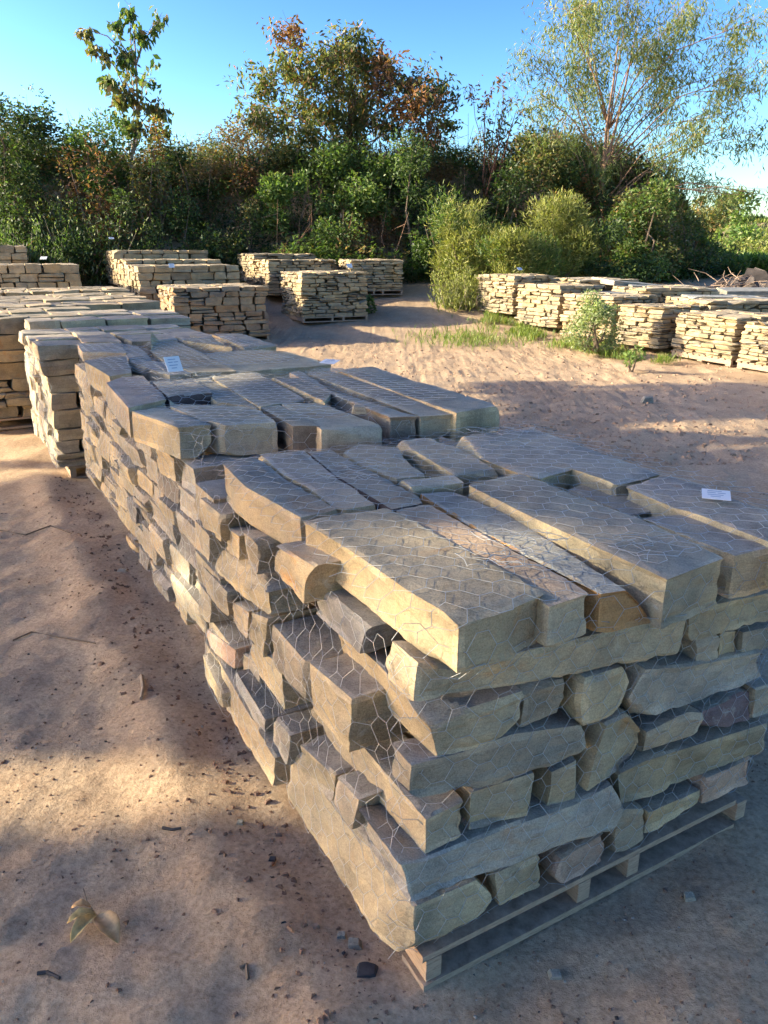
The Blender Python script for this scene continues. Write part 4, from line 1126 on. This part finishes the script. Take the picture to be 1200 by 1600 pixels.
for (wy, wq_, ry, rq) in LITW:
    keep &= ((Yc - wy) / (ry + .11)) ** 2 + ((Qc - wq_) / (rq + .09)) ** 2 > 1 + .2 * fbm(q3, 9, 2, 21)
Yc, Qc = Yc[keep], Qc[keep]; n = len(Yc)
Xc = -17 + rs.normal(size=n) * .7
Zc = Qc - Xc * TT
ok = Zc > .5; Yc, Zc, Xc = Yc[ok], Zc[ok], Xc[ok]
PC = np.stack([Xc, Yc, Zc], -1)
cy = [-1.6, 2.2, 5.9, 9.3]; own_ = np.argmin(np.abs(Yc[:, None] - np.array(cy)), axis=1)
for k, c0 in enumerate(cy):
    t = empty('shade_tree', (-17, c0, -.05)); prop(t, 'shade tree left of the yard, %s from the camera' % ('nearest', 'second', 'third', 'farthest')[k], 'tree', 'shade trees outside the frame')
    m = MB(); rr = random.Random(k)
    m.tube([(0, 0, 0), (.1, .05, 3), (0, .1, 6.5), (.1, 0, 11)], [.22, .18, .13, .03], 8)
    for j in range(12):
        z0 = rr.uniform(4.5, 10); a = rr.choice((-1, 1)) * rr.uniform(.8, 2.0)
        m.tube([(0, 0, z0), (rr.uniform(-.4, .4), a * .5, z0 + .4), (rr.uniform(-.6, .6), a, z0 + .6)], [.05, .03, .01], 5)
    m.build('trunk', BARK, t, True)
    p = PC[own_ == k]
    leafmesh('crown', p, .125 * rs.uniform(.7, 1.3, len(p)), colours('mid', len(p), rs), t, .62, .2, None, 90 + k)

# ------------------------------------------------------------------ litter on the ground
def lump(mb, c, s, r_, n=6):
    """small angular fragment"""
    ang = sorted(r_.rand(n) * 6.28); h = s * r_.uniform(.35, .8)
    b = [(c[0] + math.cos(a) * s * r_.uniform(.6, 1.1), c[1] + math.sin(a) * s * r_.uniform(.5, 1.0), c[2] - s * .15) for a in ang]
    tt_ = [(c[0] + (q[0] - c[0]) * r_.uniform(.4, .8), c[1] + (q[1] - c[1]) * r_.uniform(.4, .8), c[2] + h * r_.uniform(.7, 1.1)) for q in b]
    mb.add(b + tt_, [tuple(range(n, 2 * n))] + [(i, (i + 1) % n, n + (i + 1) % n, n + i) for i in range(n)])
GRIT = plain('earth_clods', (.20, .125, .085), .95, .1, 0, 9)
CLOD = plain('ground_clod', (.36, .235, .15), .95, .1, 0, 9)  # clods kept near the colour of the ground itself
DARK = plain('charcoal', (.035, .033, .035), .8, .3, 0, 30)
PEB = plain('pale_pebble', (.30, .27, .22), .9, .2, 0, 20)
DRY = plain('dry_wood', (.24, .19, .14), .9, .1, 0, 30)
r = np.random.RandomState(17)
def scatter(name, label, n, smin, smax, matl, fn, seed):
    r_ = np.random.RandomState(seed); mb = MB(); k = 0
    while k < n:
        x_, y_ = fn(r_); 
        s_ = smin + (smax - smin) * r_.rand() ** 3.5
        lump(mb, (x_, y_, float(zg(x_, y_)[0])), s_, r_, r_.randint(4, 7)); k += 1
    return prop(mb.build(name, matl), label, name, None, 'stuff')
def near(r_):
    y_ = .75 + 4.5 * r_.rand() ** 1.2
    while True:
        x_ = r_.uniform(-.62, .62) * (y_ + .6)
        nzv = noise(np.array([[x_, y_, 0]]), 2.3, 44)[0] + .5 * noise(np.array([[x_, y_, 0]]), 7, 45)[0]
        if nzv > r_.uniform(-.9, .7): return x_, y_
def clodf(r_):
    y_ = 6 + 9 * r_.rand() ** 1.3; return r_.uniform(-.1, .55) * y_, y_
scatter('gravel', 'dark crumbs of bark, charcoal and soil scattered over the earth', 7000, .002, .010, GRIT, near, 1)
scatter('charcoal_crumbs', 'black charcoal crumbs on the earth', 500, .002, .010, DARK, near, 2)
scatter('clods', 'small clods of churned sunlit earth', 7000, .006, .032, CLOD, clodf, 3)
scatter('pale_grit', 'pale stone grit on the earth', 1800, .0015, .007, PEB, near, 8)
def footing(r_):
    v = r_.uniform(-.1, 5); o_ = O1 + LV * v - RV * abs(r_.normal()) * .14; return o_[0], o_[1]
scatter('rubble', 'dark soil crumbs gathered along the foot of the near stacks', 900, .003, .018, GRIT, footing, 4)
def rock(label, px, py, s, matl, seed, cat='pebble', name='pebble', z=0.0, flat=1.0):
    r_ = np.random.RandomState(seed); c = un(px, py, z)
    if z == 0: c[2] = float(zg(c[0], c[1])[0])
    A = c + np.array((-s, -s * .7, -s * .2)); u = np.array((2 * s, r_.uniform(-.3, .3) * s, 0)); v = np.array((r_.uniform(-.3, .3) * s, r_.uniform(-.1, .1) * s, s * flat))
    e = ([A, A + u], [A + u, A + u * .85 + v], [A + v + u * .12, A + u * .85 + v], [A, A + v + u * .12])
    st = stone(e, (r_.uniform(-.3, .3) * s, 1.3 * s, 0), 'x', 0, s / 3, min(1, s * 12), (.26, .24, .19), (.3, .28, .22), seed); STONES.pop()
    me = mesh_np(name, st['v'] - c, st['f'], 4, st['tint'], True, 38)
    o = link(name, me, None, matl); o.location = c; prop(o, label, cat)
rock('pale angular pebble on the earth right of the pallet', 868, 1517, .016, STONE, 1)
rock('small brown block lying by the pallet corner', 556, 1474, .018, STONE, 2)
rock('small grey-brown block beside another by the pallet corner', 533, 1462, .013, STONE, 3)
rock('black charred lump at the near pallet corner', 572, 1523, .028, DARK, 4, 'charred lump', 'charred_lump', flat=.6)
rock('small black charred lump left of the stack', 424, 1341, .011, DARK, 5, 'charred lump', 'charred_lump')
rock('flat grey stone chip on the earth beside the stack', 192, 893, .035, STONE, 6, 'stone chip', 'stone_chip', flat=.35)
rock('round pale pebble by the foot of the stack', 375, 1289, .011, STONE, 7)
rock('buff stone lying alone on the sunlit earth at right', 1010, 630, .07, STONE, 8, 'stone', 'loose_stone')
rock('pebble resting on top of the second stack', 562, 643, .03, STONE, 9, z=1.035)
rock('grey pebble at the lower right corner', 1078, 1407, .016, STONE, 10)
def stick(label, pts, rad, matl=DRY, name='stick'):
    P3 = [un(x_, y_, 0) for x_, y_ in pts]; P3 = [np.array((p[0], p[1], float(zg(p[0], p[1])[0]) + rad * .8)) for p in P3]
    m = MB(); c = P3[0]; m.tube([p - c for p in P3], [rad * (1 - .3 * i / len(P3)) for i in range(len(P3))], 5); o = m.build(name, matl); o.location = c; prop(o, label, 'stick')
stick('short pale splinter of wood standing out on the earth at left', [(222, 1065), (225, 1085), (222, 1104)], .009, DRY)
stick('black charred twig piece below the sunlit patch', [(255, 1303), (270, 1306), (284, 1305)], .005, DARK)
stick('thin dark root across the earth at upper left', [(0, 830), (40, 836), (80, 828), (110, 838)], .005, BARK)
stick('dark crooked twig in the middle of the left ground', [(20, 1000), (50, 990), (90, 998), (140, 1008), (150, 1012)], .004, BARK)
stick('dark stubby twigs near the lower left corner', [(60, 1530), (75, 1528), (95, 1538)], .005, DARK)
stick('short brown twig below the pallet corner', [(375, 1520), (385, 1515), (388, 1535)], .005, BARK)
# the fallen sprig
c = un(140, 1452, 0); c[2] = float(zg(c[0], c[1])[0])
t = empty('leaf_sprig', tuple(c)); prop(t, 'fallen sprig of curled yellow-brown leaves on the earth, lower left', 'leaf sprig')
LY = plain('dry_leaf', (.62, .44, .16), .6, .3, 0, 35); LB = plain('brown_leaf', (.48, .29, .12), .6, .3, 0, 30)
def big_leaf(p0, p1, w, matl, curl):
    a = un(*p0, 0) - c; b = un(*p1, 0) - c; a[2] = b[2] = .012; d = b - a; L = np.linalg.norm(d); d /= L; s_ = np.array((-d[1], d[0], 0)); v = []; f = []
    K = 9; Wn = 5
    for i in range(K):
        tt_ = i / (K - 1); ww = w * math.sin(math.pi * min(1, tt_ * .93 + .05)) ** .8
        for j in range(Wn):
            q_ = j / (Wn - 1) * 2 - 1
            v.append(a + d * L * tt_ + s_ * ww * q_ + np.array((0, 0, curl * (abs(q_) ** 1.5) * ww * 1.2 + .010 * math.sin(tt_ * 3) + .002 * math.sin(i * 2.1 + j))))
    for i in range(K - 1):
        for j in range(Wn - 1): f.append((i * Wn + j, i * Wn + j + 1, (i + 1) * Wn + j + 1, (i + 1) * Wn + j))
    m = MB(); m.add(v, f); o = m.build('leaf', matl, t, True)
    so = o.modifiers.new('thick', 'SOLIDIFY'); so.thickness = .0008
big_leaf((152, 1438), (112, 1482), .020, LY, .7); big_leaf((150, 1435), (106, 1452), .014, LY, .8); big_leaf((143, 1425), (112, 1428), .012, LB, .6)
big_leaf((155, 1438), (186, 1482), .028, LB, .55)
m = MB(); pts = [un(x_, y_, 0) - c for x_, y_ in ((131, 1394), (136, 1412), (146, 1428), (156, 1440))]; m.tube([p + np.array((0, 0, .012)) for p in pts], .0016, 5); m.build('twig', BARK, t)

# ------------------------------------------------------------------ right background: slabs, brushwood, dark rubble
def flag(label, px, py, d_, L, W, th, rz, tx, ty, seed, z=None):
    c_ = at(px, py, d_); rr = random.Random(seed)
    e = [np.array(q, float) for q in ((-L / 2, -W / 2, 0), (L / 2 * .9, -W / 2 * .8, 0), (L / 2, W / 2, 0), (-L / 2 * .8, W / 2, 0))]
    M_ = __import__('mathutils').Euler((tx, ty, rz)).to_matrix(); e = [np.array(M_ @ Vector(q)) + c_ for q in e]
    ex = np.array(M_ @ Vector((0, 0, -th)))
    st = stone(([e[0], e[1]], [e[1], e[2]], [e[3], e[2]], [e[0], e[3]]), ex, 'x', 0, .09, 1.0, (.27, .25, .2), (.25, .26, .25), seed); STONES.pop()
    me = mesh_np('flagstone', st['v'] - c_, st['f'], 4, st['tint'], True, 38); o = link('flagstone', me, None, STONE); o.location = c_
    prop(o, label, 'flagstone', 'large flagstones lying behind the right row')
flag('big grey flagstone tilted towards the dark bush', 985, 440, 16.6, 1.5, 1.1, .10, .3, .05, .10, 1)
flag('long grey flagstone overlapping the tilted one', 1040, 447, 16.2, 1.9, 1.1, .09, .1, .03, .06, 2)
flag('flat grey flagstone under the tilted one', 1010, 458, 15.5, 2.2, 1.2, .09, .2, 0, .04, 3)
flag('blue-grey flagstone with an orange end at right', 1130, 462, 14.6, 1.7, 1.2, .14, .05, 0, .03, 4)
flag('buff flagstone nearest the right edge', 1185, 452, 16.0, 1.6, 1.2, .10, -.1, .02, 0, 5)
t = empty('dark_rubble', tuple(at(1165, 425, 19))); prop(t, 'heap of dark jagged broken rock at the right edge', 'rubble heap'); m = MB(); r_ = np.random.RandomState(5)
for k in range(16):
    lump(m, (r_.uniform(-.75, 1.4), r_.uniform(-.5, .5), r_.uniform(-.5, -.15)), r_.uniform(.15, .42), r_, 5)
m.build('rocks', plain('dark_rock', (.07, .06, .055), .9, .2, 0, 6), t)
t = empty('brushwood', tuple(at(1130, 440, 17.5))); prop(t, 'pile of dry bare branches in front of the dark rubble', 'brushwood'); m = MB()
for k in range(46):
    a = r_.uniform(-.9, 1.2); b = np.array((a, r_.uniform(-.4, .4), r_.uniform(-.3, .05))); e = b + np.array((r_.normal() * .45, r_.normal() * .2, r_.uniform(.0, .28)))
    m.tube([b, (b + e) / 2 + r_.normal(size=3) * .06, e], [.012, .009, .004], 4)
m.build('branches', plain('dry_branch', (.26, .19, .14), .9, .1, 0, 8), t)
